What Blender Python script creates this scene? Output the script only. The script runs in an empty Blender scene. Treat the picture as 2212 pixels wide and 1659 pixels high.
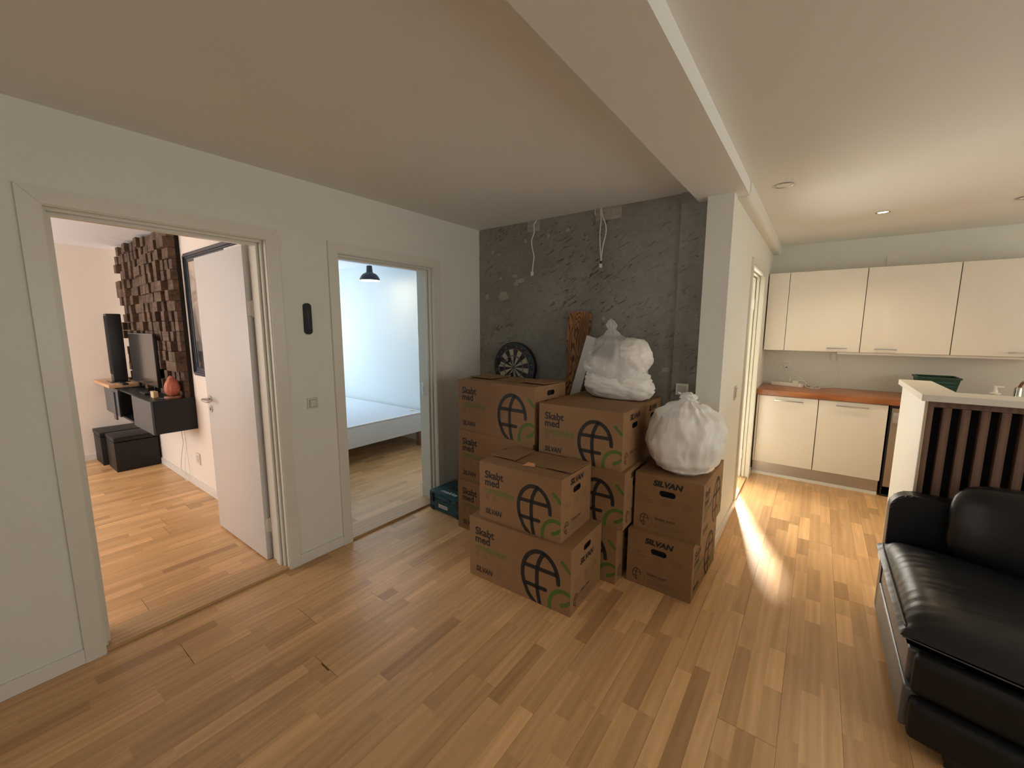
import bpy, bmesh, math, random
from mathutils import Vector, Matrix, noise
random.seed(7)
PI = math.pi
S = bpy.context.scene
COL = S.collection

# ------------------------------------------------------------------ camera
def cam_axes(yaw, pitch, roll):
    cy, sy, cp, sp = math.cos(yaw), math.sin(yaw), math.cos(pitch), math.sin(pitch)
    f = Vector((sy*cp, cy*cp, -sp)); r = Vector((cy, -sy, 0)); u = r.cross(f)
    cr, sr = math.cos(roll), math.sin(roll)
    return f, cr*r + sr*u, -sr*r + cr*u
F_, R_, U_ = cam_axes(-0.63775, 0.136845, 0.0026)
cd = bpy.data.cameras.new('camera'); co = bpy.data.objects.new('camera', cd); COL.objects.link(co)
cd.sensor_fit = 'HORIZONTAL'; cd.sensor_width = 36; cd.lens = 888.2/2212*36
cd.clip_start = 0.02; cd.clip_end = 100
m = Matrix((R_, U_, -F_)).transposed().to_4x4(); m.translation = Vector((0, 0, 1.55)); co.matrix_world = m
S.camera = co
# ------------------------------------------------------------------ view, world, lights
S.view_settings.view_transform = 'Standard'; S.view_settings.look = 'None'
S.view_settings.gamma = 1; S.view_settings.use_curve_mapping = False
S.view_settings.exposure = 0.0
S.cycles.max_bounces = 10; S.cycles.diffuse_bounces = 6; S.cycles.glossy_bounces = 4
S.cycles.sample_clamp_indirect = 8
W = bpy.data.worlds.new('World'); S.world = W; W.use_nodes = True
bg = W.node_tree.nodes['Background']; bg.inputs[0].default_value = (0.62, 0.78, 1.0, 1); bg.inputs[1].default_value = 1.0

def area(name, loc, target, sx, sy, power, color, spread=PI):
    l = bpy.data.lights.new(name, 'AREA'); l.shape = 'RECTANGLE'; l.size = sx; l.size_y = sy
    l.energy = power; l.color = color; l.spread = spread
    o = bpy.data.objects.new(name, l); COL.objects.link(o); o.location = loc
    d = Vector(target) - Vector(loc); o.rotation_euler = d.to_track_quat('-Z', 'Y').to_euler()
    return o
# daylight entering by the windows of each room (each lamp stands in its window opening)
area('daylight_living', (3.22, 1.5, 1.45), (-2, 1.5, 1.25), 2.6, 1.5, 37, (1.0, 0.93, 0.80))
area('daylight_living_rear', (0.3, -2.12, 1.45), (-0.6, 2, 1.2), 2.6, 1.4, 1.5, (1.0, 0.93, 0.84))
area('daylight_study', (-5.55, -1.92, 1.45), (-5.2, 2, 2.0), 1.9, 1.4, 66, (1.0, 0.92, 0.85))
area('daylight_bedroom', (-6.62, 2.55, 1.5), (-2.7, 2.6, 1.1), 1.5, 1.4, 27, (0.86, 0.95, 1.0))
area('daylight_hall', (-1.25, 5.17, 1.2), (-0.2, 3.4, 0.2), 0.85, 1.5, 80, (1.0, 0.93, 0.80))
sl_ = bpy.data.lights.new('sun', 'SUN'); sl_.energy = 32; sl_.angle = math.radians(6); sl_.color = (1.0, 0.95, 0.86)
so_ = bpy.data.objects.new('sun', sl_); COL.objects.link(so_); so_.rotation_euler = Vector((0.275, -0.94, -0.82)).to_track_quat('-Z', 'Y').to_euler()
area('daylight_kitchen', (3.22, 4.3, 1.55), (-0.4, 4.6, 2.2), 1.3, 1.1, 12, (1.0, 0.88, 0.70))

# ------------------------------------------------------------------ node materials
def mat(name, color=(0.8, 0.8, 0.8), rough=0.6, metal=0.0, bump=0.0, bscale=200.0, var=0.0, vscale=8.0, stretch=(1, 1, 1), coat=0.0, spec=0.5, sheen=0.0, alpha=1.0):
    M = bpy.data.materials.new(name); M.use_nodes = True
    nt = M.node_tree; b = nt.nodes['Principled BSDF']
    b.inputs['Base Color'].default_value = (*color, 1); b.inputs['Roughness'].default_value = rough
    b.inputs['Metallic'].default_value = metal; b.inputs['Coat Weight'].default_value = coat
    b.inputs['Specular IOR Level'].default_value = spec; b.inputs['Alpha'].default_value = alpha
    tc = nt.nodes.new('ShaderNodeTexCoord'); mp = nt.nodes.new('ShaderNodeMapping')
    mp.inputs['Scale'].default_value = stretch
    nt.links.new(tc.outputs['Object'], mp.inputs['Vector'])
    if var > 0:
        n = nt.nodes.new('ShaderNodeTexNoise'); n.inputs['Scale'].default_value = vscale; n.inputs['Detail'].default_value = 5
        nt.links.new(mp.outputs[0], n.inputs['Vector'])
        r = nt.nodes.new('ShaderNodeMapRange'); r.inputs['From Min'].default_value = 0.3; r.inputs['From Max'].default_value = 0.7
        r.inputs['To Min'].default_value = 1 - var; r.inputs['To Max'].default_value = 1 + var
        nt.links.new(n.outputs['Fac'], r.inputs['Value'])
        mx = nt.nodes.new('ShaderNodeVectorMath'); mx.operation = 'SCALE'
        mx.inputs[0].default_value = color; nt.links.new(r.outputs[0], mx.inputs['Scale'])
        nt.links.new(mx.outputs[0], b.inputs['Base Color'])
    if bump > 0:
        n2 = nt.nodes.new('ShaderNodeTexNoise'); n2.inputs['Scale'].default_value = bscale; n2.inputs['Detail'].default_value = 4
        nt.links.new(mp.outputs[0], n2.inputs['Vector'])
        bp = nt.nodes.new('ShaderNodeBump'); bp.inputs['Strength'].default_value = bump; bp.inputs['Distance'].default_value = 0.002
        nt.links.new(n2.outputs['Fac'], bp.inputs['Height']); nt.links.new(bp.outputs[0], b.inputs['Normal'])
    return M

def wood_mat(name, c1, c2, rough=0.4, axis='Y', attr=None, scale=1.0, bump=0.15, rings=False, lo=0.68, hi=1.30):
    """grain runs along axis; attr = name of a per-face tone attribute"""
    M = bpy.data.materials.new(name); M.use_nodes = True; nt = M.node_tree; b = nt.nodes['Principled BSDF']
    N = nt.nodes.new; L = nt.links.new
    tc = N('ShaderNodeTexCoord'); mp = N('ShaderNodeMapping'); L(tc.outputs['Object'], mp.inputs['Vector'])
    s = [(14 if not rings else 6)*scale]*3; s['XYZ'.index(axis)] = 1.1*scale; mp.inputs['Scale'].default_value = s
    vec = mp.outputs[0]
    if attr:
        at = N('ShaderNodeAttribute'); at.attribute_name = attr
        cb = N('ShaderNodeCombineXYZ'); ml = N('ShaderNodeMath'); ml.operation = 'MULTIPLY'; ml.inputs[1].default_value = 91.0
        L(at.outputs['Fac'], ml.inputs[0])
        for i in range(3): L(ml.outputs[0], cb.inputs[i])
        ad = N('ShaderNodeVectorMath'); L(vec, ad.inputs[0]); L(cb.outputs[0], ad.inputs[1]); vec = ad.outputs[0]
    n = N('ShaderNodeTexNoise'); n.inputs['Scale'].default_value = 1.0; n.inputs['Detail'].default_value = 6; n.inputs['Roughness'].default_value = 0.6; n.inputs['Distortion'].default_value = 1.2
    L(vec, n.inputs['Vector'])
    wv = N('ShaderNodeTexWave'); wv.wave_type = 'BANDS'; wv.bands_direction = 'X'; wv.inputs['Scale'].default_value = 0.55 if not rings else 0.9
    wv.inputs['Distortion'].default_value = 12 if attr else 6; wv.inputs['Detail'].default_value = 2; wv.inputs['Detail Scale'].default_value = 0.35 if attr else 0.6
    L(vec, wv.inputs['Vector'])
    mx = N('ShaderNodeMix'); mx.data_type = 'FLOAT'; mx.inputs[0].default_value = 0.12 if attr else 0.2
    L(n.outputs['Fac'], mx.inputs[2]); L(wv.outputs['Fac'], mx.inputs[3])
    cr = N('ShaderNodeValToRGB'); cr.color_ramp.elements[0].position = 0.25; cr.color_ramp.elements[1].position = 0.75
    cr.color_ramp.elements[0].color = (*c1, 1); cr.color_ramp.elements[1].color = (*c2, 1)
    L(mx.outputs[0], cr.inputs[0]); out = cr.outputs[0]
    if attr:
        tr = N('ShaderNodeValToRGB'); e = tr.color_ramp.elements
        e[0].position = 0.0; e[0].color = (lo, lo*0.93, lo*0.88, 1); e[1].position = 1.0; e[1].color = (hi, hi, hi, 1)
        for p, c in ((0.07, (0.5+lo/2, 0.47+lo/2, 0.45+lo/2)), (0.3, (0.95, 0.93, 0.91)), (0.7, (1.03, 1.03, 1.02)), (0.93, (0.5+hi/2, 0.5+hi/2, 0.5+hi/2))):
            x = e.new(p); x.color = (*c, 1)
        L(at.outputs['Fac'], tr.inputs[0])
        mm = N('ShaderNodeMix'); mm.data_type = 'RGBA'; mm.blend_type = 'MULTIPLY'; mm.inputs[0].default_value = 1
        L(out, mm.inputs[6]); L(tr.outputs[0], mm.inputs[7]); out = mm.outputs[2]
    L(out, b.inputs['Base Color']); b.inputs['Roughness'].default_value = rough
    bp = N('ShaderNodeBump'); bp.inputs['Strength'].default_value = bump; bp.inputs['Distance'].default_value = 0.001
    L(n.outputs['Fac'], bp.inputs['Height']); L(bp.outputs[0], b.inputs['Normal'])
    return M

def plank_mat():
    M = bpy.data.materials.new('charred_spruce_plank'); M.use_nodes = True; nt = M.node_tree; b = nt.nodes['Principled BSDF']; N = nt.nodes.new; L = nt.links.new
    tc = N('ShaderNodeTexCoord'); mp = N('ShaderNodeMapping'); mp.inputs['Location'].default_value = (0.15, 0, -1.75); mp.inputs['Scale'].default_value = (4.2, 1.0, 1.15)
    L(tc.outputs['Object'], mp.inputs['Vector'])
    n = N('ShaderNodeTexNoise'); n.inputs['Scale'].default_value = 2.6; n.inputs['Detail'].default_value = 2; L(mp.outputs[0], n.inputs['Vector'])
    sc_ = N('ShaderNodeVectorMath'); sc_.operation = 'SCALE'; sc_.inputs['Scale'].default_value = 0.55; L(n.outputs['Color'], sc_.inputs[0])
    ad = N('ShaderNodeVectorMath'); L(mp.outputs[0], ad.inputs[0]); L(sc_.outputs[0], ad.inputs[1])
    wv = N('ShaderNodeTexWave'); wv.wave_type = 'RINGS'; wv.rings_direction = 'SPHERICAL'; wv.inputs['Scale'].default_value = 5.5; wv.inputs['Distortion'].default_value = 1.5; wv.inputs['Detail'].default_value = 2
    L(ad.outputs[0], wv.inputs['Vector'])
    cr = N('ShaderNodeValToRGB'); cr.color_ramp.elements[0].color = (0.10, 0.034, 0.010, 1); cr.color_ramp.elements[1].color = (0.37, 0.17, 0.055, 1); cr.color_ramp.elements[0].position = 0.1; cr.color_ramp.elements[1].position = 0.6
    L(wv.outputs['Fac'], cr.inputs[0])
    n2 = N('ShaderNodeTexNoise'); n2.inputs['Scale'].default_value = 5; L(tc.outputs['Object'], n2.inputs['Vector'])
    mr = N('ShaderNodeMapRange'); mr.inputs['From Min'].default_value = 0.35; mr.inputs['From Max'].default_value = 0.65; mr.inputs['To Min'].default_value = 0.55; mr.inputs['To Max'].default_value = 1.2; L(n2.outputs['Fac'], mr.inputs['Value'])
    mm = N('ShaderNodeVectorMath'); mm.operation = 'SCALE'; L(cr.outputs[0], mm.inputs[0]); L(mr.outputs[0], mm.inputs['Scale']); L(mm.outputs[0], b.inputs['Base Color']); b.inputs['Roughness'].default_value = 0.5
    return M

def concrete_mat():
    M = bpy.data.materials.new('raw_concrete'); M.use_nodes = True; nt = M.node_tree; b = nt.nodes['Principled BSDF']
    N = nt.nodes.new; L = nt.links.new
    tc = N('ShaderNodeTexCoord')
    n1 = N('ShaderNodeTexNoise'); n1.inputs['Scale'].default_value = 1.6; n1.inputs['Detail'].default_value = 8; n1.inputs['Roughness'].default_value = 0.6
    L(tc.outputs['Object'], n1.inputs['Vector'])
    m0 = N('ShaderNodeMapping'); m0.inputs['Rotation'].default_value = (0, math.radians(30), 0); L(tc.outputs['Object'], m0.inputs['Vector'])
    mp = N('ShaderNodeMapping'); mp.inputs['Scale'].default_value = (11, 11, 40)
    L(m0.outputs[0], mp.inputs['Vector'])
    n2 = N('ShaderNodeTexNoise'); n2.inputs['Scale'].default_value = 1.0; n2.inputs['Detail'].default_value = 4; n2.inputs['Distortion'].default_value = 1.4
    L(mp.outputs[0], n2.inputs['Vector'])
    n3 = N('ShaderNodeTexNoise'); n3.inputs['Scale'].default_value = 1.3; n3.inputs['Detail'].default_value = 2
    L(tc.outputs['Object'], n3.inputs['Vector'])
    mk = N('ShaderNodeMapRange'); mk.inputs['From Min'].default_value = 0.36; mk.inputs['From Max'].default_value = 0.6; L(n3.outputs['Fac'], mk.inputs['Value'])
    pit = N('ShaderNodeMapRange'); pit.inputs['From Min'].default_value = 0.59; pit.inputs['From Max'].default_value = 0.70; L(n2.outputs['Fac'], pit.inputs['Value'])
    pm = N('ShaderNodeMath'); pm.operation = 'MULTIPLY'; L(mk.outputs[0], pm.inputs[0]); L(pit.outputs[0], pm.inputs[1])
    n4 = N('ShaderNodeTexNoise'); n4.inputs['Scale'].default_value = 26; n4.inputs['Detail'].default_value = 3; L(tc.outputs['Object'], n4.inputs['Vector'])
    cr = N('ShaderNodeValToRGB'); cr.color_ramp.elements[0].position = 0.3; cr.color_ramp.elements[1].position = 0.7
    cr.color_ramp.elements[0].color = (0.205, 0.195, 0.165, 1); cr.color_ramp.elements[1].color = (0.35, 0.338, 0.298, 1)
    mxx = N('ShaderNodeMix'); mxx.data_type = 'FLOAT'; mxx.inputs[0].default_value = 0.3; L(n1.outputs['Fac'], mxx.inputs[2]); L(n4.outputs['Fac'], mxx.inputs[3])
    L(mxx.outputs[0], cr.inputs[0])
    dk = N('ShaderNodeMix'); dk.data_type = 'RGBA'; dk.inputs[7].default_value = (0.085, 0.075, 0.06, 1)
    L(pm.outputs[0], dk.inputs[0]); L(cr.outputs[0], dk.inputs[6]); L(dk.outputs[2], b.inputs['Base Color'])
    b.inputs['Roughness'].default_value = 0.85
    hs = N('ShaderNodeMath'); hs.operation = 'SUBTRACT'; L(n4.outputs['Fac'], hs.inputs[0]); L(pm.outputs[0], hs.inputs[1])
    bp = N('ShaderNodeBump'); bp.inputs['Strength'].default_value = 0.5; bp.inputs['Distance'].default_value = 0.006
    L(hs.outputs[0], bp.inputs['Height']); L(bp.outputs[0], b.inputs['Normal'])
    return M

def emit_mat(name, color, strength):
    M = bpy.data.materials.new(name); M.use_nodes = True; nt = M.node_tree
    b = nt.nodes['Principled BSDF']; b.inputs['Emission Color'].default_value = (*color, 1); b.inputs['Emission Strength'].default_value = strength
    return M

M = {}
M['wall'] = mat('white_paint', (0.735, 0.73, 0.655), 0.7, bump=0.12, bscale=160)
M['wall_study'] = mat('white_paint_peach_bounce', (0.83, 0.755, 0.675), 0.7, bump=0.12, bscale=160)  # white wall, pinkish bounce from the floor put into the paint colour
M['wall_bed'] = mat('pale_blue_paint', (0.68, 0.76, 0.80), 0.7, bump=0.12, bscale=160)
M['ceil'] = mat('ceiling_paint', (0.78, 0.785, 0.745), 0.85, bump=0.1, bscale=120)
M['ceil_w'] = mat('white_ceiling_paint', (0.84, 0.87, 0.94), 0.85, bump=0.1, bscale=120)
M['trim'] = mat('cream_gloss_paint', (0.70, 0.68, 0.59), 0.35, bump=0.05, bscale=60)
M['base'] = mat('baseboard_paint', (0.74, 0.72, 0.66), 0.4)
M['door'] = mat('door_lacquer', (0.66, 0.655, 0.65), 0.28)
M['concrete'] = concrete_mat()
M['patch'] = mat('plaster_filler', (0.40, 0.37, 0.31), 0.9, var=0.15, vscale=40)
M['oak'] = wood_mat('oak_parquet', (0.53, 0.305, 0.130), (0.76, 0.47, 0.225), 0.33, 'Y', 'tone', 1.0, bump=0.08)
M['sub'] = mat('dark_floor_joint', (0.13, 0.07, 0.035), 0.8)
M['oak_sill'] = wood_mat('oak_threshold', (0.42, 0.25, 0.11), (0.60, 0.38, 0.18), 0.4, 'Y')
M['kraft'] = mat('kraft_cardboard', (0.275, 0.150, 0.065), 0.72, bump=0.15, bscale=90, var=0.07, vscale=3)
M['kraft_in'] = mat('cardboard_edge', (0.30, 0.18, 0.095), 0.85)
M['ink'] = mat('black_print', (0.014, 0.011, 0.010), 0.6)
M['ink_grey'] = mat('faint_brown_print', (0.17, 0.105, 0.055), 0.75)
M['ink_mid'] = mat('dark_brown_print', (0.07, 0.042, 0.025), 0.7)
M['green'] = mat('green_print', (0.085, 0.15, 0.022), 0.65)
M['green_soft'] = mat('soft_green_print', (0.145, 0.165, 0.045), 0.7)
M['dark'] = mat('painted_gap_shade', (0.008, 0.006, 0.005), 0.9)  # near black painted in for shade inside slots, lid slits and block gaps
M['label'] = mat('orange_paper', (0.80, 0.36, 0.16), 0.6)
M['plastic_bag'] = mat('white_plastic_bag', (0.86, 0.84, 0.78), 0.4, bump=0.8, bscale=26, var=0.04, vscale=10)
M['pillow'] = mat('white_stuffing', (0.88, 0.85, 0.77), 0.5, bump=0.6, bscale=16)
M['film'] = mat('clear_plastic_film', (0.80, 0.79, 0.77), 0.22, bump=0.8, bscale=24, alpha=0.42)
M['teal'] = mat('teal_plastic', (0.018, 0.075, 0.095), 0.4, bump=0.1, bscale=300)
M['black'] = mat('black_plastic', (0.012, 0.013, 0.016), 0.35)
M['black_gloss'] = mat('black_gloss', (0.01, 0.012, 0.016), 0.12)
M['white_pl'] = mat('white_plastic', (0.78, 0.76, 0.70), 0.4)
M['switch'] = mat('darkened_cream_plastic', (0.60, 0.59, 0.51), 0.35)  # cream, darkened in place of edge shadows so the switch stands out
M['paper'] = mat('white_paper', (0.72, 0.68, 0.62), 0.6)
M['steel'] = mat('brushed_steel', (0.62, 0.60, 0.57), 0.25, metal=1.0)
M['alu'] = mat('brushed_aluminium', (0.50, 0.47, 0.43), 0.38, metal=0.85, bump=0.05, stretch=(1, 1, 40))
M['cab'] = mat('white_gloss_laminate', (0.80, 0.75, 0.66), 0.22)
M['cab_in'] = mat('cabinet_carcass', (0.6, 0.56, 0.5), 0.5)
M['worktop'] = wood_mat('oiled_hardwood', (0.25, 0.075, 0.022), (0.46, 0.18, 0.06), 0.3, 'X')
M['barwhite'] = mat('white_laminate', (0.78, 0.75, 0.68), 0.4)
M['bartop'] = mat('bar_top_laminate', (0.74, 0.68, 0.58), 0.35, bump=0.04)
M['slat'] = wood_mat('brown_slat_wood', (0.10, 0.052, 0.030), (0.22, 0.125, 0.078), 0.65, 'Z', None, 1.2, 0.4)
M['pine'] = mat('pine_edge', (0.62, 0.47, 0.27), 0.5)
M['felt'] = mat('black_felt', (0.008, 0.007, 0.007), 0.95)
M['leather'] = mat('black_leather', (0.009, 0.0085, 0.009), 0.38, bump=0.5, bscale=1.0, stretch=(14, 70, 30), spec=0.5)
M['matte_black'] = mat('black_vinyl', (0.010, 0.010, 0.011), 0.5, spec=0.35)
M['leather_side'] = mat('black_leatherette_sheen', (0.10, 0.105, 0.11), 0.34, bump=0.15, bscale=160, spec=0.8)  # black leatherette; reflected room light put into a grey base colour
M['piping_sheen'] = mat('piping_highlight', (0.10, 0.10, 0.105), 0.5)  # black piping, its edge sheen painted in as a greyer tone
M['block'] = wood_mat('weathered_block_wood', (0.026, 0.014, 0.009), (0.16, 0.098, 0.062), 0.8, 'X', 'tone', 1.3, 0.5)
M['board'] = plank_mat()
M['cabblack'] = mat('charcoal_shaded_lacquer', (0.010, 0.011, 0.013), 0.42, spec=0.35)  # cabinet lacquer with the shade of its dark side in the colour
M['cabblue'] = mat('charcoal_lit_lacquer', (0.050, 0.058, 0.072), 0.35)  # same cabinet lacquer, bluish daylight on the front put into the colour
M['lightwood'] = wood_mat('light_pine_shelf', (0.50, 0.27, 0.13), (0.66, 0.42, 0.24), 0.4, 'X')
M['screen'] = mat('tv_screen', (0.045, 0.043, 0.042), 0.13, spec=1.0)
M['salt'] = mat('salt_crystal', (0.42, 0.115, 0.065), 0.6, bump=0.9, bscale=60, var=0.25, vscale=25)
M['bedwhite'] = mat('bed_white_fabric', (0.74, 0.74, 0.76), 0.8, bump=0.2, bscale=300)
M['bedtop'] = mat('mattress_board', (0.62, 0.70, 0.80), 0.8)
M['bedwood'] = mat('bed_leg_wood', (0.24, 0.10, 0.05), 0.5)
M['lamp_black'] = mat('lamp_lacquer', (0.022, 0.028, 0.036), 0.35)
M['bulb'] = emit_mat('warm_bulb', (1.0, 0.78, 0.42), 2.5)
M['bulb2'] = emit_mat('downlight_glow', (1.0, 0.80, 0.45), 9)
M['art'] = None
M['basket'] = mat('green_crate_plastic', (0.012, 0.05, 0.025), 0.4)
M['dish'] = mat('dishwasher_front', (0.36, 0.29, 0.22), 0.3, metal=0.4)
M['cream'] = mat('dartboard_sisal', (0.52, 0.45, 0.33), 0.9)
M['red'] = mat('dartboard_red', (0.30, 0.03, 0.04), 0.8)
M['dgreen'] = mat('dartboard_green', (0.03, 0.10, 0.05), 0.8)
M['wire'] = mat('wire_metal', (0.35, 0.35, 0.38), 0.4, metal=0.8)
M['glass'] = mat('window_glass', (0.9, 0.95, 1.0), 0.05, alpha=0.12)
M['frame_orn'] = mat('dark_ornate_frame', (0.035, 0.042, 0.060), 0.28)

# ------------------------------------------------------------------ mesh helpers
def box(bm, x0, x1, y0, y1, z0, z1, bev=0.0, seg=2):
    vs = [bm.verts.new(p) for p in ((x0,y0,z0),(x1,y0,z0),(x1,y1,z0),(x0,y1,z0),(x0,y0,z1),(x1,y0,z1),(x1,y1,z1),(x0,y1,z1))]
    fs = [bm.faces.new([vs[i] for i in q]) for q in ((0,3,2,1),(4,5,6,7),(0,1,5,4),(1,2,6,5),(2,3,7,6),(3,0,4,7))]
    if bev > 0:
        es = list({e for f in fs for e in f.edges})
        bmesh.ops.bevel(bm, geom=es, offset=bev, segments=seg, profile=0.7, affect='EDGES')
    return vs
def prism(bm, poly, z0, z1, bev=0.0, seg=2):
    a = [bm.verts.new((x, y, z0)) for x, y in poly]; b = [bm.verts.new((x, y, z1)) for x, y in poly]
    n = len(poly); fs = [bm.faces.new(a[::-1]), bm.faces.new(b)]
    for i in range(n): fs.append(bm.faces.new((a[i], a[(i+1) % n], b[(i+1) % n], b[i])))
    if bev > 0:
        bmesh.ops.bevel(bm, geom=list({e for f in fs for e in f.edges}), offset=bev, segments=seg, profile=0.6, affect='EDGES')
def lathe(bm, prof, cx=0, cy=0, seg=24, cap=True):
    rings = []
    for r, z in prof:
        if r < 1e-5: rings.append([bm.verts.new((cx, cy, z))]); continue
        rings.append([bm.verts.new((cx + r*math.cos(2*PI*i/seg), cy + r*math.sin(2*PI*i/seg), z)) for i in range(seg)])
    for a, b in zip(rings, rings[1:]):
        for i in range(seg):
            j = (i+1) % seg
            if len(a) == 1 and len(b) == 1: continue
            if len(a) == 1: bm.faces.new((a[0], b[j], b[i]))
            elif len(b) == 1: bm.faces.new((a[i], a[j], b[0]))
            else: bm.faces.new((a[i], a[j], b[j], b[i]))
    if cap:
        if len(rings[0]) > 1: bm.faces.new(rings[0][::-1])
        if len(rings[-1]) > 1: bm.faces.new(rings[-1])
def smooth_pts(pts, n=6):
    P = [Vector(p) for p in pts]; out = []
    for i in range(len(P)-1):
        p0 = P[max(i-1, 0)]; p1 = P[i]; p2 = P[i+1]; p3 = P[min(i+2, len(P)-1)]
        for k in range(n):
            t = k/n
            out.append(0.5*((2*p1) + (p2-p0)*t + (2*p0-5*p1+4*p2-p3)*t*t + (3*p1-p0-3*p2+p3)*t**3))
    out.append(P[-1]); return out
def tube(bm, pts, r, seg=8, smooth=6):
    P = smooth_pts(pts, smooth) if smooth > 1 else [Vector(p) for p in pts]
    rings = []; up = Vector((0.13, 0.31, 0.94)).normalized()
    for i, p in enumerate(P):
        t = (P[min(i+1, len(P)-1)] - P[max(i-1, 0)]).normalized()
        a = t.cross(up)
        if a.length < 1e-3: a = t.cross(Vector((1, 0, 0)))
        a.normalize(); b = t.cross(a)
        rings.append([bm.verts.new(p + r*(math.cos(2*PI*k/seg)*a + math.sin(2*PI*k/seg)*b)) for k in range(seg)])
    for a, b in zip(rings, rings[1:]):
        for k in range(seg): bm.faces.new((a[k], a[(k+1) % seg], b[(k+1) % seg], b[k]))
    bm.faces.new(rings[0][::-1]); bm.faces.new(rings[-1])
def cyl(bm, p0, p1, r, seg=16): tube(bm, [p0, p1], r, seg, 1)

def obj(name, bm, material, parent=None, smooth=False, loc=None, kind=None):
    me = bpy.data.meshes.new(name)
    bmesh.ops.recalc_face_normals(bm, faces=bm.faces[:])
    bm.to_mesh(me); bm.free()
    me.materials.append(M[material] if isinstance(material, str) else material)
    if smooth:
        for p in me.polygons: p.use_smooth = True
    o = bpy.data.objects.new(name, me); COL.objects.link(o)
    if parent is not None: o.parent = parent
    if loc is not None: o.location = loc
    if kind: o['kind'] = kind
    return o
def auto_smooth(o, ang=35):
    me = o.data
    for p in me.polygons: p.use_smooth = True
    try: me.set_sharp_from_angle(angle=math.radians(ang))
    except Exception: pass
    return o
def tag(o, label, cat, group=None):
    o['label'] = label; o['category'] = cat
    if group: o['group'] = group
    return o
def thing(name, label, cat, loc=(0, 0, 0), rz=0.0, group=None):
    o = bpy.data.objects.new(name, None); COL.objects.link(o); o.empty_display_size = 0.1
    o.location = loc; o.rotation_euler = (0, 0, rz); return tag(o, label, cat, group)
def struct(name, bm, material, parent=None, smooth=False):
    return obj(name, bm, material, parent, smooth, kind='structure')
def B(*a, **k):
    bm = bmesh.new(); box(bm, *a, **k); return bm
def part(name, material, parent, *a, **k):
    sm = k.pop('smooth', False); o = obj(name, B(*a, **k), material, parent)
    if sm or k.get('bev', 0) > 0: auto_smooth(o)
    return o
def dup(root):
    r = root.copy(); COL.objects.link(r)
    for ch in list(root.children):
        c = ch.copy(); COL.objects.link(c); c.parent = r; c.matrix_parent_inverse = ch.matrix_parent_inverse
        for g in list(ch.children):
            d = g.copy(); COL.objects.link(d); d.parent = c
    return r

# ------------------------------------------------------------------ text as flat mesh
_tc = {}
def text_geo(s, bold=0.0, shear=0.0):
    key = (s, bold, shear)
    if key in _tc: return _tc[key]
    cu = bpy.data.curves.new('t', 'FONT'); cu.body = s; cu.size = 1; cu.offset = bold; cu.shear = shear; cu.resolution_u = 4; cu.fill_mode = 'FRONT'
    o = bpy.data.objects.new('t', cu); COL.objects.link(o); bpy.context.view_layer.update()
    me = bpy.data.meshes.new_from_object(o.evaluated_get(bpy.context.evaluated_depsgraph_get()))
    v = [(p.co.x, p.co.y) for p in me.vertices]; f = [tuple(p.vertices) for p in me.polygons]
    bpy.data.objects.remove(o); bpy.data.curves.remove(cu); bpy.data.meshes.remove(me)
    xs = [p[0] for p in v]; x0, x1 = min(xs), max(xs)
    v = [((x-x0)/(x1-x0), y) for x, y in v]
    _tc[key] = (v, f); return _tc[key]
def put_text(bm, s, u0, v0, width, height, fn, bold=0.0, shear=0.0):
    """height = height of a font unit of 1; fn maps (u,v) to a point"""
    v, f = text_geo(s, bold, shear)
    vs = [bm.verts.new(fn(u0 + x*width, v0 + y*height)) for x, y in v]
    for q in f:
        try: bm.faces.new([vs[i] for i in q])
        except ValueError: pass
def stroke(bm, pts, w, fn, closed=False, caps=True, lim=None):
    P = [Vector((p[0], p[1])) for p in pts]; n = len(P); h = w/2
    def cl(q):
        u, v = q
        if lim: u = min(max(u, lim[0]), lim[1]); v = min(max(v, lim[2]), lim[3])
        return fn(u, v)
    L_, R2 = [], []
    for i, p in enumerate(P):
        a = P[(i-1) % n] if (closed or i > 0) else p; b = P[(i+1) % n] if (closed or i < n-1) else p
        t = (b-a).normalized(); nn = Vector((-t.y, t.x))*h
        L_.append(bm.verts.new(cl(p+nn))); R2.append(bm.verts.new(cl(p-nn)))
    for i in range(n if closed else n-1):
        j = (i+1) % n; bm.faces.new((L_[i], L_[j], R2[j], R2[i]))
    if caps and not closed:
        for p, q in ((P[0], P[1]), (P[-1], P[-2])):
            t = (p-q).normalized(); a0 = math.atan2(t.y, t.x)
            ar = [bm.verts.new(cl(p + h*Vector((math.cos(a0+k), math.sin(a0+k))))) for k in [(-PI/2 + PI*i/8) for i in range(9)]]
            bm.faces.new(ar)
def arc(cx, cy, rx, ry, a0, a1, n=28):
    return [(cx + rx*math.cos(math.radians(a0+(a1-a0)*i/n)), cy + ry*math.sin(math.radians(a0+(a1-a0)*i/n))) for i in range(n+1)]

# ==================================================================== STRUCTURE
XL, XO = -2.617, -2.80          # left wall faces
CZ = 2.44
YC = 3.012
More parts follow.
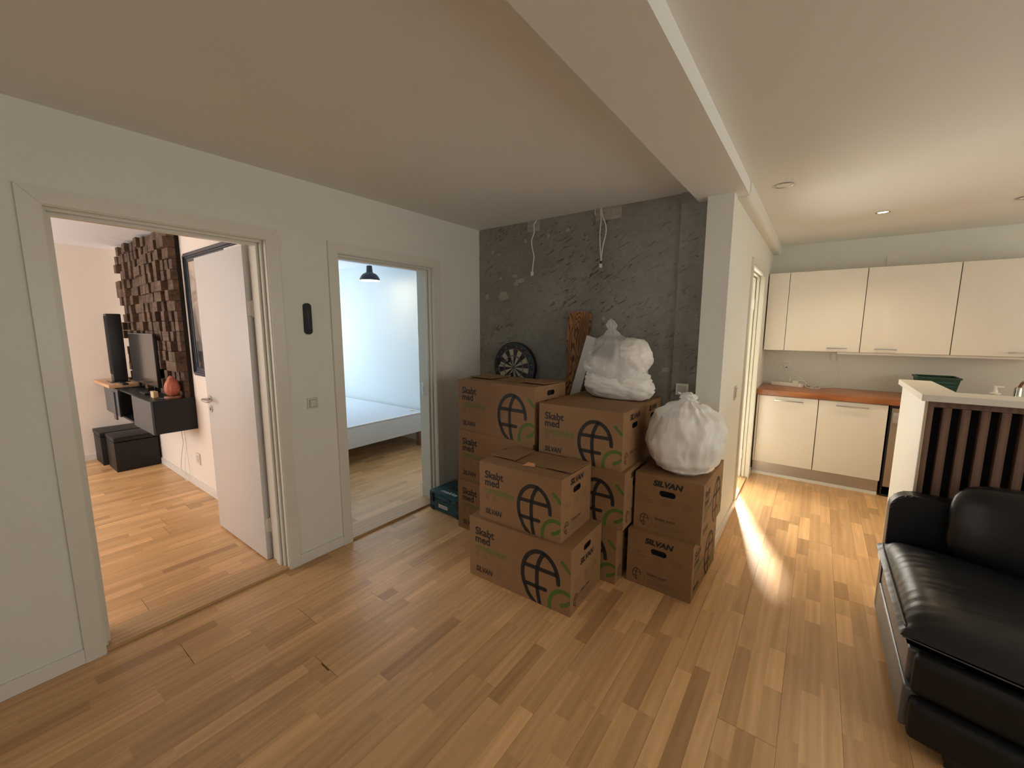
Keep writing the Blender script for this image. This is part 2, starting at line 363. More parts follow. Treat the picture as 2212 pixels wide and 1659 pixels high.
# ---- floors: boards of three rows of staves, each board an object
def floor_room(x0, x1, y0, y1, seed, bw=0.2, bl=2.2):
    rnd = random.Random(seed)
    base = struct('floor', B(x0, x1, y0, y1, -0.05, -0.012), 'sub')
    k0 = math.floor(x0/bw); k1 = math.ceil(x1/bw)
    for k in range(k0, k1):
        bx0 = max(k*bw, x0); bx1 = min((k+1)*bw, x1)
        off = rnd.random()*bl
        j = math.floor((y0-off)/bl)
        while j*bl + off < y1:
            by0 = max(j*bl+off, y0); by1 = min((j+1)*bl+off, y1); j += 1
            if by1-by0 < 0.03: continue
            bm = bmesh.new(); lay = bm.faces.layers.float.new('tone')
            for r in range(3):
                sx0 = max(k*bw + r*bw/3, bx0); sx1 = min(k*bw + (r+1)*bw/3, bx1)
                if sx1-sx0 < 0.004: continue
                ga = 0.0005 if r == 0 else 0.0001; gb = 0.0005 if r == 2 else 0.0001
                y = by0 - rnd.random()*0.35
                while y < by1:
                    ln = rnd.uniform(0.22, 0.62); ya = max(y, by0); yb = min(y+ln, by1); y += ln
                    if yb-ya < 0.01: continue
                    tone = rnd.random()
                    ea = 0.0009 if ya == by0 else 0.0001; eb = 0.0009 if yb == by1 else 0.0001
                    a = [(sx0+ga, ya+ea), (sx1-gb, ya+ea), (sx1-gb, yb-eb), (sx0+ga, yb-eb)]
                    t = [bm.verts.new((p[0], p[1], 0)) for p in a]; u = [bm.verts.new((p[0], p[1], -0.012)) for p in a]
                    fs = [bm.faces.new(t)] + [bm.faces.new((u[i], u[(i+1) % 4], t[(i+1) % 4], t[i])) for i in range(4)]
                    for f in fs: f[lay] = tone
            if len(bm.faces): obj('floor_board', bm, 'oak', base)
            else: bm.free()
    return base
floor_room(XL+0.001, 3.3, -2.2, 5.55, 3)
floor_room(-6.72, XO, -2.0, 1.27, 5)
floor_room(-6.72, XO, 1.47, 3.68, 9)
floor_room(-2.6, -0.602, 3.2, 5.25, 12)
bm = bmesh.new(); box(bm, XO, XL, -2.2, 5.5, -0.05, -0.002); struct('floor', bm, 'sub')
bm = bmesh.new(); box(bm, -0.60, -0.482, 3.9, 4.8, -0.05, -0.002); struct('floor', bm, 'sub')

# ---- ceilings
struct('ceiling', B(-2.80, 3.45, -2.35, 5.7, CZ, CZ+0.1), 'ceil')
struct('ceiling', B(-6.85, -2.80, -2.15, 3.9, CZ, CZ+0.1), 'ceil_w')
# beam, a flat soffit; its right edge turns into a rounded pipe casing by the kitchen
bm = bmesh.new(); box(bm, -0.70, -0.415, -2.2, 3.012, 2.362, CZ)
struct('trim_1', bm, 'ceil')
bm = bmesh.new()
prof = [(-0.482, CZ), (-0.482, 2.352)] + [(-0.44 + 0.032*math.cos(math.radians(a)), 2.384 + 0.032*math.sin(math.radians(a))) for a in range(-90, 1, 15)] + [(-0.408, CZ)]
a = [bm.verts.new((x, 3.012, z)) for x, z in prof]; b = [bm.verts.new((x, 5.55, z)) for x, z in prof]
bm.faces.new(a); bm.faces.new(b[::-1])
for i in range(len(prof)): bm.faces.new((a[i], b[i], b[(i+1) % len(prof)], a[(i+1) % len(prof)]))
auto_smooth(struct('trim_2', bm, 'wall'), 40)

# ---- left wall with two door openings
D1 = (0.265, 1.135, 2.06); D2 = (1.56, 2.43, 2.05); D3 = (3.915, 4.765, 2.06)
def wall_y(name, xa, xb, y0, y1, holes, material, z1=CZ):
    bm = bmesh.new(); y = y0
    for h in holes:
        box(bm, xa, xb, y, h[0], 0, z1)
        box(bm, xa, xb, h[0], h[1], h[2], z1)
        if len(h) > 3: box(bm, xa, xb, h[0], h[1], 0, h[3])
        y = h[1]
    box(bm, xa, xb, y, y1, 0, z1)
    return struct(name, bm, material)
def wall_x(name, ya, yb, x0, x1, holes, material, z1=CZ):
    bm = bmesh.new(); x = x0
    for h in holes:
        box(bm, x, h[0], ya, yb, 0, z1)
        box(bm, h[0], h[1], ya, yb, h[2], z1)
        if len(h) > 3: box(bm, h[0], h[1], ya, yb, 0, h[3])
        x = h[1]
    box(bm, x, x1, ya, yb, 0, z1)
    return struct(name, bm, material)
wall_y('wall_left', XO, XL, -2.2, 3.2, [D1, D2], 'wall')
wb = wall_x('wall_back', YC, 3.2, XL, -0.63, [], 'concrete')
wall_y('wall_kitchen_side', -0.63, -0.48, 2.905, 5.55, [D3], 'wall')
wall_x('wall_kitchen_back', 5.55, 5.7, -0.63, 3.3, [], 'wall')
wall_y('wall_right', 3.3, 3.45, -2.2, 5.7, [(0.1, 2.9, 2.2, 0.7), (3.6, 5.0, 2.1, 1.0)], 'wall')
wall_x('wall_front', -2.35, -2.2, -2.8, 3.45, [(-1.1, 1.7, 2.15, 0.75)], 'wall')
# study behind the first door
wall_x('wall_study_back', 1.27, 1.37, -6.72, XO, [], 'wall_study')
wall_y('wall_study_far', -6.85, -6.72, -2.0, 1.37, [], 'wall_study')
wall_x('wall_study_front', -2.15, -2.0, -6.85, XO, [(-6.55, -4.55, 2.15, 0.75)], 'wall_study')
wall_y('wall_study_right', XO-0.02, XO, -2.15, 0.20, [], 'wall_study')
# bedroom behind the second door
wall_x('wall_bedroom_front', 1.37, 1.47, -6.72, XO, [], 'wall_bed')
wall_x('wall_bedroom_back', 3.68, 3.8, -6.85, XO, [], 'wall_bed')
wall_y('wall_bedroom_far', -6.85, -6.72, 1.37, 3.68, [(1.75, 3.35, 2.2, 0.8)], 'wall_bed')
# hall behind the third door
wall_x('wall_hall_front', 3.2, 3.26, -2.74, -0.63, [], 'wall')
wall_y('wall_hall_left', -2.80, -2.6, 3.2, 5.25, [], 'wall')
wall_x('wall_hall_back', 5.25, 5.4, -2.8, -0.63, [(-1.75, -0.68, 2.35, 0.3)], 'wall')

def window(name, axis, pos, a0, a1, z0, z1, th=0.06, n=2):
    """frame with mullions and panes in a wall opening; pos = inner plane coordinate, outward direction in th sign"""
    bm = bmesh.new(); f = 0.05
    def bb(u0, u1, z0_, z1_, d0, d1):
        if axis == 'x': box(bm, min(pos+d0, pos+d1), max(pos+d0, pos+d1), u0, u1, z0_, z1_)
        else: box(bm, u0, u1, min(pos+d0, pos+d1), max(pos+d0, pos+d1), z0_, z1_)
    bb(a0, a0+f, z0, z1, 0, th); bb(a1-f, a1, z0, z1, 0, th); bb(a0+f, a1-f, z0, z0+f, 0, th); bb(a0+f, a1-f, z1-f, z1, 0, th)
    for i in range(1, n):
        c = a0 + (a1-a0)*i/n; bb(c-f/2, c+f/2, z0+f, z1-f, 0, th)
    fr = struct(name, bm, 'trim')
    bm = bmesh.new()
    if axis == 'x': box(bm, pos+th*0.45, pos+th*0.55, a0+f, a1-f, z0+f, z1-f)
    else: box(bm, a0+f, a1-f, pos+th*0.45, pos+th*0.55, z0+f, z1-f)
    obj('pane', bm, 'glass', fr)
window('window_1', 'x', 3.37, 0.1, 2.9, 0.7, 2.2, n=3)
window('window_2', 'x', 3.37, 3.6, 5.0, 1.0, 2.1)
window('window_3', 'y', -2.33, -1.1, 1.7, 0.75, 2.15, n=3)
window('window_4', 'y', -2.13, -6.55, -4.55, 0.75, 2.15, n=2)
window('window_5', 'x', -6.83, 1.75, 3.35, 0.8, 2.2)
window('window_6', 'y', 5.33, -1.75, -0.68, 0.3, 2.35, n=1)

# ---- door frames: casing boards, stepped jambs, oak sill
def door_frame(name, axis_x, s, y0, y1, ztop, back, c=0.068, sill=True, strike=None):
    """opening in a wall whose room face is x=axis_x; s=+1 room lies at +x; y0..y1 outer casing; back = far wall face"""
    X = axis_x
    bm = bmesh.new()
    def bx(d0, d1, a0, a1, z0, z1):  # d measured out of the wall (+) or into it (-)
        xa, xb = X + s*d0, X + s*d1; box(bm, min(xa, xb), max(xa, xb), a0, a1, z0, z1)
    # mitred casing as three boards
    def board(pts):
        a = [bm.verts.new((X, p[0], p[1])) for p in pts]; b = [bm.verts.new((X+s*0.014, p[0], p[1])) for p in pts]
        bm.faces.new(a); bm.faces.new(b[::-1])
        for i in range(len(pts)): bm.faces.new((a[i], a[(i+1) % len(pts)], b[(i+1) % len(pts)], b[i]))
    g = 0.0006
    board([(y0, 0), (y0+c, 0), (y0+c, ztop-c-g), (y0, ztop-g)])
    board([(y1-c, 0), (y1, 0), (y1, ztop-g), (y1-c, ztop-c-g)])
    board([(y0+g, ztop), (y0+c, ztop-c), (y1-c, ztop-c), (y1-g, ztop)])
    root = struct(name, bm, 'trim')
    depth = abs(back-X)
    steps = [(0.006, -0.022, 0.008), (-0.030, -0.052, 0.020), (-0.060, -0.105, 0.034), (-0.105, -depth-0.01, 0.018)]
    bm = bmesh.new()
    for d0, d1, ins in steps:
        a0 = y0 + c - 0.004 + ins; a1 = y1 - c + 0.004 - ins; zt = ztop - c + 0.004 - ins
        if d0 > -0.1: d1e = d1
        else: d1e = d1
        bx(d1e, d0, a0-0.05, a0, 0, zt+0.05); bx(d1e, d0, a1, a1+0.05, 0, zt+0.05); bx(d1e, d0, a0, a1, zt, zt+0.05)
    # backing board that closes the grooves
    a0 = y0 + c - 0.006; a1 = y1 - c + 0.006; zt = ztop - c + 0.006
    bx(-depth-0.005, 0.0, a0-0.03, a0, 0, zt+0.03); bx(-depth-0.005, 0.0, a1, a1+0.03, 0, zt+0.03); bx(-depth-0.005, 0.0, a0, a1, zt, zt+0.03)
    obj('jamb', bm, 'trim', root)
    if sill:
        bm = bmesh.new(); bx(-depth-0.002, -0.003, y0+c-0.004, y1-c+0.004, -0.002, 0.018)
        obj('oak_sill', bm, 'oak_sill', root)
    return root
d1 = door_frame('door_1', XL, 1, 0.202, 1.198, 2.117, XO)
d2 = door_frame('door_2', XL, 1, 1.505, 2.497, 2.106, XO)
d3 = door_frame('door_3', -0.48, 1, 3.86, 4.82, 2.112, -0.63, c=0.062)
# strike plate on door 2, hinge leaves on door 1 and 3 frames
bm = bmesh.new(); box(bm, -2.735, -2.712, 2.374, 2.379, 0.96, 1.08); box(bm, -2.73, -2.718, 2.372, 2.375, 1.0, 1.04); obj('strike_plate', bm, 'steel', d2)
for z in (0.26, 1.78):
    bm = bmesh.new(); box(bm, -0.60, -0.545, 4.727, 4.731, z-0.045, z+0.045, bev=0.0015, seg=1); cyl(bm, (-0.54, 4.727, z-0.05), (-0.54, 4.727, z+0.05), 0.006, 10)
    obj('hinge', bm, 'white_pl', d3)

# ---- open door leaf in the first doorway
leaf = thing('door_leaf', 'white flat door leaf standing open into the room with the wood block wall', 'door', (-2.826, 1.083, 0.0), 0)
part('leaf_panel', 'door', leaf, -0.82, 0, 0, 0.038, 0.012, 2.035, bev=0.002)
for z in (0.25, 1.66):
    bm = bmesh.new(); box(bm, 0.0, 0.004, 0.004, 0.034, z-0.045, z+0.045, bev=0.0015, seg=1); cyl(bm, (0.008, 0.034, z-0.05), (0.008, 0.034, z+0.05), 0.007, 10); box(bm, 0.0, 0.02, 0.036, 0.040, z-0.04, z+0.04)
    obj('hinge', bm, 'white_pl', leaf)
bm = bmesh.new(); cyl(bm, (-0.755, 0, 1.02), (-0.755, -0.01, 1.02), 0.026, 24); cyl(bm, (-0.755, -0.008, 1.02), (-0.755, -0.05, 1.02), 0.009)
tube(bm, [(-0.755, -0.05, 1.02), (-0.72, -0.055, 1.02), (-0.66, -0.055, 1.018), (-0.64, -0.045, 1.016)], 0.0095, 10); h1 = obj('lever_handle', bm, 'steel', leaf); auto_smooth(h1)
bm = bmesh.new(); cyl(bm, (-0.755, 0, 0.945), (-0.755, -0.008, 0.945), 0.024, 24); box(bm, -0.759, -0.751, -0.012, -0.008, 0.935, 0.956); auto_smooth(obj('keyhole_rose', bm, 'steel', leaf))
bm = bmesh.new(); cyl(bm, (-0.755, 0.038, 1.02), (-0.755, 0.08, 1.02), 0.009); tube(bm, [(-0.755, 0.08, 1.02), (-0.72, 0.085, 1.02), (-0.64, 0.085, 1.016)], 0.0095, 10); auto_smooth(obj('lever_handle', bm, 'steel', leaf))
bm = bmesh.new(); box(bm, -0.30, -0.02, 0.012, 0.026, 2.035, 2.05); obj('door_closer_bracket', bm, 'white_pl', leaf)

# ---- baseboards
def bb_y(name, x, s, y0, y1, h=0.07): struct(name, B(min(x, x+s*0.013), max(x, x+s*0.013), y0, y1, 0, h, bev=0.002, seg=1), 'base')
def bb_x(name, y, s, x0, x1, h=0.07): struct(name, B(x0, x1, min(y, y+s*0.013), max(y, y+s*0.013), 0, h, bev=0.002, seg=1), 'base')
bb_y('baseboard_left', XL, 1, -2.2, 0.202); bb_y('baseboard_left', XL, 1, 1.198, 1.505); bb_y('baseboard_left', XL, 1, 2.497, YC)
bb_y('baseboard_kitchen_side', -0.48, 1, 2.92, 3.86); bb_y('baseboard_kitchen_side', -0.48, 1, 4.82, 4.955)
bb_x('baseboard_column', 2.905, -1, -0.63, -0.48)
bb_x('baseboard_study_back', 1.27, -1, -6.7, -2.83); bb_y('baseboard_study_far', -6.72, 1, -2.0, 1.27)
bb_x('baseboard_bedroom_back', 3.68, -1, -6.7, XO)

# ---- details of the concrete wall
bm = bmesh.new()
rnd = random.Random(5)
for x, z, r, q in ((-2.45, 2.22, .02, 1), (-2.38, 2.2, .016, .7), (-2.36, 1.99, .012, 1), (-2.2, 2.0, .03, .5), (-2.33, 1.83, .052, .8), (-2.52, 1.83, .02, 1.2), (-2.19, 1.93, .028, .6), (-2.14, 1.955, .045, .45),
                   (-2.09, 2.28, .016, 1), (-1.86, 2.3, .015, 1), (-1.68, 2.32, .016, 1), (-1.35, 1.62, .016, 1), (-0.86, 1.25, .026, .7), (-0.80, 1.27, .014, .8), (-0.72, 1.78, .014, .7), (-1.62, 1.22, .014, 1)):
    vs = []
    for i in range(14):
        a = 2*PI*i/14; rr = r*(1 + 0.35*(rnd.random()-.5)); vs.append(bm.verts.new((x + rr*math.cos(a), YC-0.0025, z + rr*q*math.sin(a))))
    bm.faces.new(vs)
    v2 = [bm.verts.new((v.co.x*1.0, YC+0.001, v.co.z)) for v in vs]
    for i in range(14): bm.faces.new((vs[i], vs[(i+1) % 14], v2[(i+1) % 14], v2[i]))
obj('plaster_patch', bm, 'patch', wb)
for x0, x1 in ((-2.07, -1.945), (-1.44, -1.235)):
    bm = bmesh.new(); box(bm, x0, x1, YC-0.005, YC, 2.35, 2.438); obj('filled_slot', bm, 'patch', wb)
part('wall_strip', 'concrete', wb, -0.81, -0.63, YC-0.022, YC, 0, CZ)

# ==================================================================== CARTONS
def carton(label, x, y, yaw, W, D, H, z0, large, faces='f', flaps=True, group=None):
    root = thing('moving_box', label, 'box', (x, y, z0), math.radians(yaw), group)
    # body: five plain sides, right end has an open handle slot
    bm = bmesh.new(); t = 0.0
    hv = (H-0.055 if large else H-0.098); hu = D*0.5; hw = 0.046; hh = 0.018
    v = {k: bm.verts.new(p) for k, p in dict(a=(0,0,0), b=(W,0,0), c=(W,D,0), d=(0,D,0), e=(0,0,H), f=(W,0,H), g=(W,D,H), h=(0,D,H)).items()}
    for q in ('adcb', 'efgh', 'abfe', 'cdhg', 'daeh'): bm.faces.new([v[k] for k in q])
    bmesh.ops.recalc_face_normals(bm, faces=bm.faces[:])
    st = []
    for i in range(16):
        a = 2*PI*(i+0.5)/16; cx_ = hu + (hw-hh)*(1 if math.cos(a) > 0 else -1)
        st.append((cx_ + hh*math.cos(a), hv + hh*math.sin(a)))
    sv = [bm.verts.new((W, p[0], p[1])) for p in st]
    edges = []
    for a_, b_ in (('b', 'c'), ('c', 'g'), ('g', 'f'), ('f', 'b')): edges.append(bm.edges.get((v[a_], v[b_])) or bm.edges.new((v[a_], v[b_])))
    for i in range(16): edges.append(bm.edges.new((sv[i], sv[(i+1) % 16])))
    bmesh.ops.triangle_fill(bm, use_beauty=True, use_dissolve=False, edges=edges)
    obj('carton_body', bm, 'kraft', root)
    bm = bmesh.new()
    s1 = [bm.verts.new((W, p[0], p[1])) for p in st]; s2 = [bm.verts.new((W-0.02, p[0], p[1])) for p in st]
    for i in range(16): bm.faces.new((s1[i], s1[(i+1) % 16], s2[(i+1) % 16], s2[i]))
    bm.faces.new(s2)
    obj('handle_slot', bm, 'dark', root)  # shallow closed pocket, its inner shade painted near black
    if flaps:
        for (u0, u1, s) in ((0.0, W*0.335, 0), (W*0.69, W, 1)):
            bm = bmesh.new(); v0 = D*0.30; e = 0.009
            ins = 0.02
            pts = [(u0+0.002, v0, H + e), (u1-0.002, v0, H + e), (u1-(ins if s == 0 else 0.002), D*0.98, H+0.001), (u0+(ins if s else 0.002), D*0.98, H+0.001)]
            a = [bm.verts.new(p) for p in pts]; b = [bm.verts.new((p[0], p[1], p[2]+0.004)) for p in pts]
            bm.faces.new(a[::-1]); bm.faces.new(b)
            for i in range(4): bm.faces.new((a[i], a[(i+1) % 4], b[(i+1) % 4], b[i]))
            obj('top_flap', bm, 'kraft', root)
        bm = bmesh.new(); box(bm, W*0.34, W*0.68, D*0.30, D*0.305, H, H+0.0012); box(bm, 0.004, W-0.004, D*0.985, D*0.99, H, H+0.0012); obj('lid_seam', bm, 'dark', root)
    else:
        bm = bmesh.new(); box(bm, 0.0, W, 0.0, D*0.5-0.001, H, H+0.0035); box(bm, 0.0, W, D*0.5+0.001, D, H, H+0.0035)
        obj('top_flap', bm, 'kraft', root)
    # prints
    e = 0.0006; s = 1.0 if large else 0.90; ts = 1.0 if large else 0.94
    k = H/(0.385 if large else 0.355)
    vo = 0.0
    front = lambda u, v_: Vector((u, -e, v_)); back = lambda u, v_: Vector((W-u, D+e, v_)); side = lambda u, v_: Vector((W+e, u, v_))
    def pr(name, material, fill):
        bm = bmesh.new(); fill(bm); obj(name, bm, material, root)
    for key in faces:
        if key == 'e': continue
        fn = front if key == 'f' else back
        top = H
        for w_, u_, v_, wd in (('Skabt', 0.047*ts, top-0.100*ts, 0.146*ts), ('med', 0.047*ts, top-0.150*ts, 0.114*ts)):
            pr('printed_word', 'ink', lambda bm: put_text(bm, w_, u_, v_, wd, 0.067*ts, fn, 0.028))
        pr('green_word', 'green_soft', lambda bm: put_text(bm, 'omtanke', 0.047*ts, top-0.202*ts, 0.228*ts, 0.067*ts, fn, 0.024))
        pr('printed_shop_name', 'ink', lambda bm: put_text(bm, 'SILVAN', 0.050*ts, 0.042*ts, 0.130*ts, 0.048*ts, fn, 0.034, 0.18))
        def sign1(bm):
            cx, cy = 0.066*ts, top-0.228*ts; r = 0.016*ts
            stroke(bm, arc(cx, cy, r, r, 0, 345, 20), 0.0028, fn, caps=False)
            stroke(bm, [(cx-r, cy+0.005), (cx+r*0.7, cy+0.005)], 0.0028, fn, caps=False); stroke(bm, [(cx-r*0.8, cy-0.006), (cx+r*0.2, cy-0.006)], 0.0028, fn, caps=False)
            stroke(bm, arc(cx+0.004, cy, r*0.5, r, 60, 300, 14), 0.0028, fn, caps=False)
        def sign2(bm):
            cx, cy = 0.125*ts, top-0.228*ts
            stroke(bm, [(cx-0.007, cy-0.006), (cx-0.014, cy-0.004), (cx-0.011, cy+0.008), (cx, cy+0.017), (cx+0.011, cy+0.008), (cx+0.014, cy-0.004), (cx+0.006, cy-0.006), (cx+0.001, cy-0.006), (cx+0.001, cy-0.014)], 0.003, fn, caps=False)
            stroke(bm, [(cx-0.012, cy-0.017), (cx+0.012, cy-0.017)], 0.0035, fn, caps=False)
        pr('printed_sign', 'ink_grey', sign1); pr('printed_sign', 'ink_grey', sign2)
        X = lambda u: W - (0.708-u)*s
        Y = lambda v_: v_*s*k
        w = 0.0255*s; lim = (0.002, W-0.0005, 0.0015, H)
        P = lambda pts: [(X(p[0]), Y(p[1])) for p in pts]
        def globe(bm):
            stroke(bm, P(arc(0.517, 0.165, 0.1165, 0.150, 0, 212, 40) + [(0.44, 0.042), (0.463, 0.018), (0.488, -0.004)]), w, fn, lim=lim)
            stroke(bm, P([(0.541, 0.310), (0.523, 0.285), (0.508, 0.25), (0.499, 0.21), (0.4965, 0.165), (0.499, 0.11), (0.505, 0.06), (0.518, 0.0)]), w*0.98, fn, lim=lim)
            stroke(bm, P([(0.410, 0.213), (0.625, 0.213)]), w*0.95, fn, caps=False)
            stroke(bm, P([(0.415, 0.101), (0.553, 0.101)]), w*0.95, fn)
        pr('printed_globe', 'ink', globe)
        pr('green_stroke', 'green', lambda bm: stroke(bm, P([(0.657, 0.300), (0.680, 0.278), (0.705, 0.254)]), 0.0215*s, fn, lim=lim))
        pr('green_stroke', 'green', lambda bm: stroke(bm, P(arc(0.668, 0.03, 0.088, 0.102, 196, 62, 24)), 0.0235*s, fn, lim=lim))
        pr('green_stroke', 'green', lambda bm: stroke(bm, P([(0.655, 0.048), (0.684, 0.062), (0.708, 0.082)]), 0.0235*s, fn, lim=lim))
    if 'e' in faces:
        sy = H-0.135 if large else H-0.058
        pr('printed_shop_name', 'ink', lambda bm: put_text(bm, 'SILVAN', D*0.28, sy, D*0.44, 0.046, side, 0.05, 0.2))
        for (u0, v0, ls) in ((0.045, 0.215, (0.055, 0.03, 0.07, 0.07)), (0.165, 0.22, (0.05, 0.045, 0.055, 0.055, 0.05)), (0.28, 0.225, (0.03, 0.05, 0.055, 0.05, 0.045))):
            q = D/0.385; v0 = v0 if not large else v0-0.035
            def lst(bm):
                for i, ln in enumerate(ls):
                    stroke(bm, [(u0*q, v0-i*0.0105), ((u0+ln)*q, v0-i*0.0105)], 0.0032, side, caps=False)
                    stroke(bm, [((u0-0.01)*q, v0-i*0.0105), ((u0-0.005)*q, v0-i*0.0105)], 0.004, side, caps=False)
            pr('fine_print', 'ink_grey', lst)
        g = 0.064; gy = 0.066; rr = 0.029
        def small_globe(bm):
            stroke(bm, arc(g, gy, rr*0.85, rr*1.2, 0, 215, 24) + [(g-0.008, gy-0.03), (g+0.004, gy-0.038)], 0.0042, side)
            stroke(bm, [(g+0.004, gy+0.034), (g-0.004, gy+0.012), (g-0.005, gy-0.012), (g+0.002, gy-0.034)], 0.0038, side)
            stroke(bm, [(g-rr*0.8, gy+0.011), (g+rr*0.8, gy+0.011)], 0.0038, side); stroke(bm, [(g-rr*0.8, gy-0.014), (g+rr*0.3, gy-0.014)], 0.0038, side)
        pr('printed_globe', 'ink', small_globe)
        pr('faint_ring', 'ink_grey', lambda bm: stroke(bm, arc(g+0.028, gy-0.008, 0.021, 0.030, -160, 100, 20), 0.003, side))
        pr('printed_word', 'ink_mid', lambda bm: put_text(bm, 'Skabt med', 0.125, 0.081, 0.115, 0.022, side, 0.03))
        pr('faint_word', 'ink_grey', lambda bm: put_text(bm, 'omtanke', 0.125, 0.067, 0.095, 0.020, side, 0.01))
        def para(bm):
            for i in range(4): stroke(bm, [(0.125, 0.054-i*0.0075), (0.125+(0.165 if i < 3 else 0.12), 0.054-i*0.0075)], 0.0022, side, caps=False)
        pr('fine_print', 'ink_grey', para)
    return root

G = 'cardboard moving boxes stacked by the concrete wall'
ST = dict(
 A=carton('large moving box on the floor at the very front, with another box on top', -1.658, 1.797, 1.4, 0.706, 0.400, 0.3835, 0, True, 'fe', group=G, flaps=False),
 Bx=carton('smaller moving box on the front floor box, orange paper scrap on its lid', -1.598, 1.825, 1.0, 0.567, 0.370, 0.357, 0.388, False, 'fe', group=G),
 Cx=carton('lowest moving box of the left stack, right beside the teal tool case', -2.154, 2.207, 0.0, 0.70, 0.385, 0.385, 0, True, 'f', group=G, flaps=False),
 Dx=carton('middle moving box of the three in the left stack', -2.164, 2.225, 0.0, 0.69, 0.385, 0.383, 0.389, True, 'f', group=G, flaps=False),
 Ex=carton('top moving box of the left stack, in front of the dartboard', -2.174, 2.240, -1.6, 0.715, 0.385, 0.385, 0.776, True, 'fe', group=G),
 Ix=carton('lowest moving box of the middle stack, mostly hidden behind the front pair', -1.438, 2.22, 1.0, 0.567, 0.375, 0.357, 0, False, 'fe', group=G, flaps=False),
 Hx=carton('middle moving box of the middle stack, its globe print half hidden by the front pair', -1.400, 2.208, 1.5, 0.567, 0.380, 0.352, 0.361, False, 'fe', group=G, flaps=False),
 Fx=carton('top moving box of the middle stack, just in front of the twisted white sack', -1.423, 2.220, 0.3, 0.567, 0.388, 0.345, 0.717, False, 'fe', group=G, flaps=False),
 Lx=carton('lower moving box of the right stack, short end to the viewer', -0.461, 2.318, -91.4, 0.57, 0.378, 0.336, 0, False, 'be', group=G, flaps=False),
 Kx=carton('upper moving box of the right stack, under the round knotted sack', -0.436, 2.366, -90.3, 0.56, 0.385, 0.348, 0.340, False, 'be', group=G, flaps=False),
)
# the short-end boxes are rotated so that their end faces the room: shift origin to the far corner
for k_, L_ in (('Lx', 0.57), ('Kx', 0.56)):
    o = ST[k_]; W_ = L_; a = o.rotation_euler[2]
    dpt = 0.378 if k_ == 'Lx' else 0.385
    # local +x end -> world -y ; place so that the end face corner (W,0) sits at the measured left front corner
    lf = Vector((-0.838, 2.328)) if k_ == 'Lx' else Vector((-0.821, 2.366))
    off = Vector((math.cos(a)*W_, math.sin(a)*W_)); o.location.x = lf.x - off.x; o.location.y = lf.y - off.y
# boxes against the wall behind the middle stack
g3 = carton('moving box touching the concrete wall, below the twisted plastic sack', -1.44, 2.615, 0.3, 0.567, 0.375, 0.350, 0.705, False, 'e', group=G, flaps=False)
for z, lb in ((0, 'lowest'), (0.3525, 'middle')):
    carton(lb + ' moving box of the hidden stack against the concrete wall', -1.44, 2.615, 0, 0.567, 0.375, 0.347, z, False, '', group=G, flaps=False)
# orange paper scrap
bm = bmesh.new(); a = [bm.verts.new(p) for p in ((-1.335, 1.905, 0.7475), (-1.26, 1.925, 0.7485), (-1.285, 1.965, 0.752), (-1.325, 1.955, 0.756))]
bm.faces.new(a); r_ = bmesh.ops.extrude_face_region(bm, geom=bm.faces[:]); bmesh.ops.translate(bm, verts=[v for v in r_['geom'] if isinstance(v, bmesh.types.BMVert)], vec=(0, 0, 0.0006))
tag(obj('paper_scrap', bm, 'label'), 'small orange paper scrap on the lid of the front upper box', 'paper')

# ==================================================================== SACKS
def sack(bm, prof, c, pleats, amp, seed, seg=96, squash=(1, 1), twist=0.0, lean=(0, 0)):
    """prof: list (r, z, pleat weight)"""
    P = []
    for i in range(len(prof)-1):
        for k in range(6):
            t = k/6; t2 = t*t*(3-2*t); P.append(tuple(prof[i][j]*(1-t2) + prof[i+1][j]*t2 if j != 1 else prof[i][1]*(1-t)+prof[i+1][1]*t for j in range(3)))
    P.append(prof[-1])
    rings = []; z0 = prof[0][1]; z1 = prof[-1][1]
    for r, z, w in P:
        ring = []
        f = (z-z0)/(z1-z0)
        for i in range(seg):
            a = 2*PI*i/seg; d = Vector((math.cos(a), math.sin(a), 0))
            n1 = noise.noise(Vector((d.x*1.2+seed, d.y*1.2, z*5)))
            n2 = noise.noise(Vector((d.x*3+seed, d.y*3, z*12+3)))
            n3 = abs(noise.noise(Vector((d.x*5+seed, d.y*5+7, z*17))))
            rr = r*(1 + 0.10*n1 + 0.045*n2 - 0.06*n3) + w*amp*r*math.sin(pleats*a + 4*n1 + 2*n2 + seed)
            aa = a + twist*f
            ring.append(bm.verts.new((c[0] + rr*math.cos(aa)*squash[0] + lean[0]*f, c[1] + rr*math.sin(aa)*squash[1] + lean[1]*f, c[2] + z + (0.006*n2 if z > 0.01 else 0))))
        rings.append(ring)
    for a, b in zip(rings, rings[1:]):
        for i in range(seg): bm.faces.new((a[i], a[(i+1) % seg], b[(i+1) % seg], b[i]))
    bm.faces.new(rings[0][::-1]); bm.faces.new(rings[-1])
def lump(bm, c, r, seed, seg=40, amp=0.14, rz=0.0):
    m0 = len(bm.verts)
    res = bmesh.ops.create_icosphere(bm, subdivisions=5, radius=1)
    for v in res['verts']:
        p = v.co.copy(); n = noise.noise(p*1.3 + Vector((seed, 0, 0))); n2 = noise.noise(p*3.2 + Vector((0, seed, 0))); n3 = noise.noise(p*7 + Vector((0, 0, seed)))
        ridge = 1-abs(noise.noise(Vector((p.x*2.2+seed, p.y*2.2, p.z*4.0))))*2
        q = p*(1 + amp*n + amp*0.5*n2 + amp*0.14*n3 - amp*0.42*max(ridge-0.62, 0)*2.2)
        q = Vector((q.x*r[0], q.y*r[1], q.z*r[2])); q.rotate(Matrix.Rotation(rz, 3, 'Y'))
        z = c[2] + q.z
        v.co = Vector((c[0]+q.x, c[1]+q.y, z))
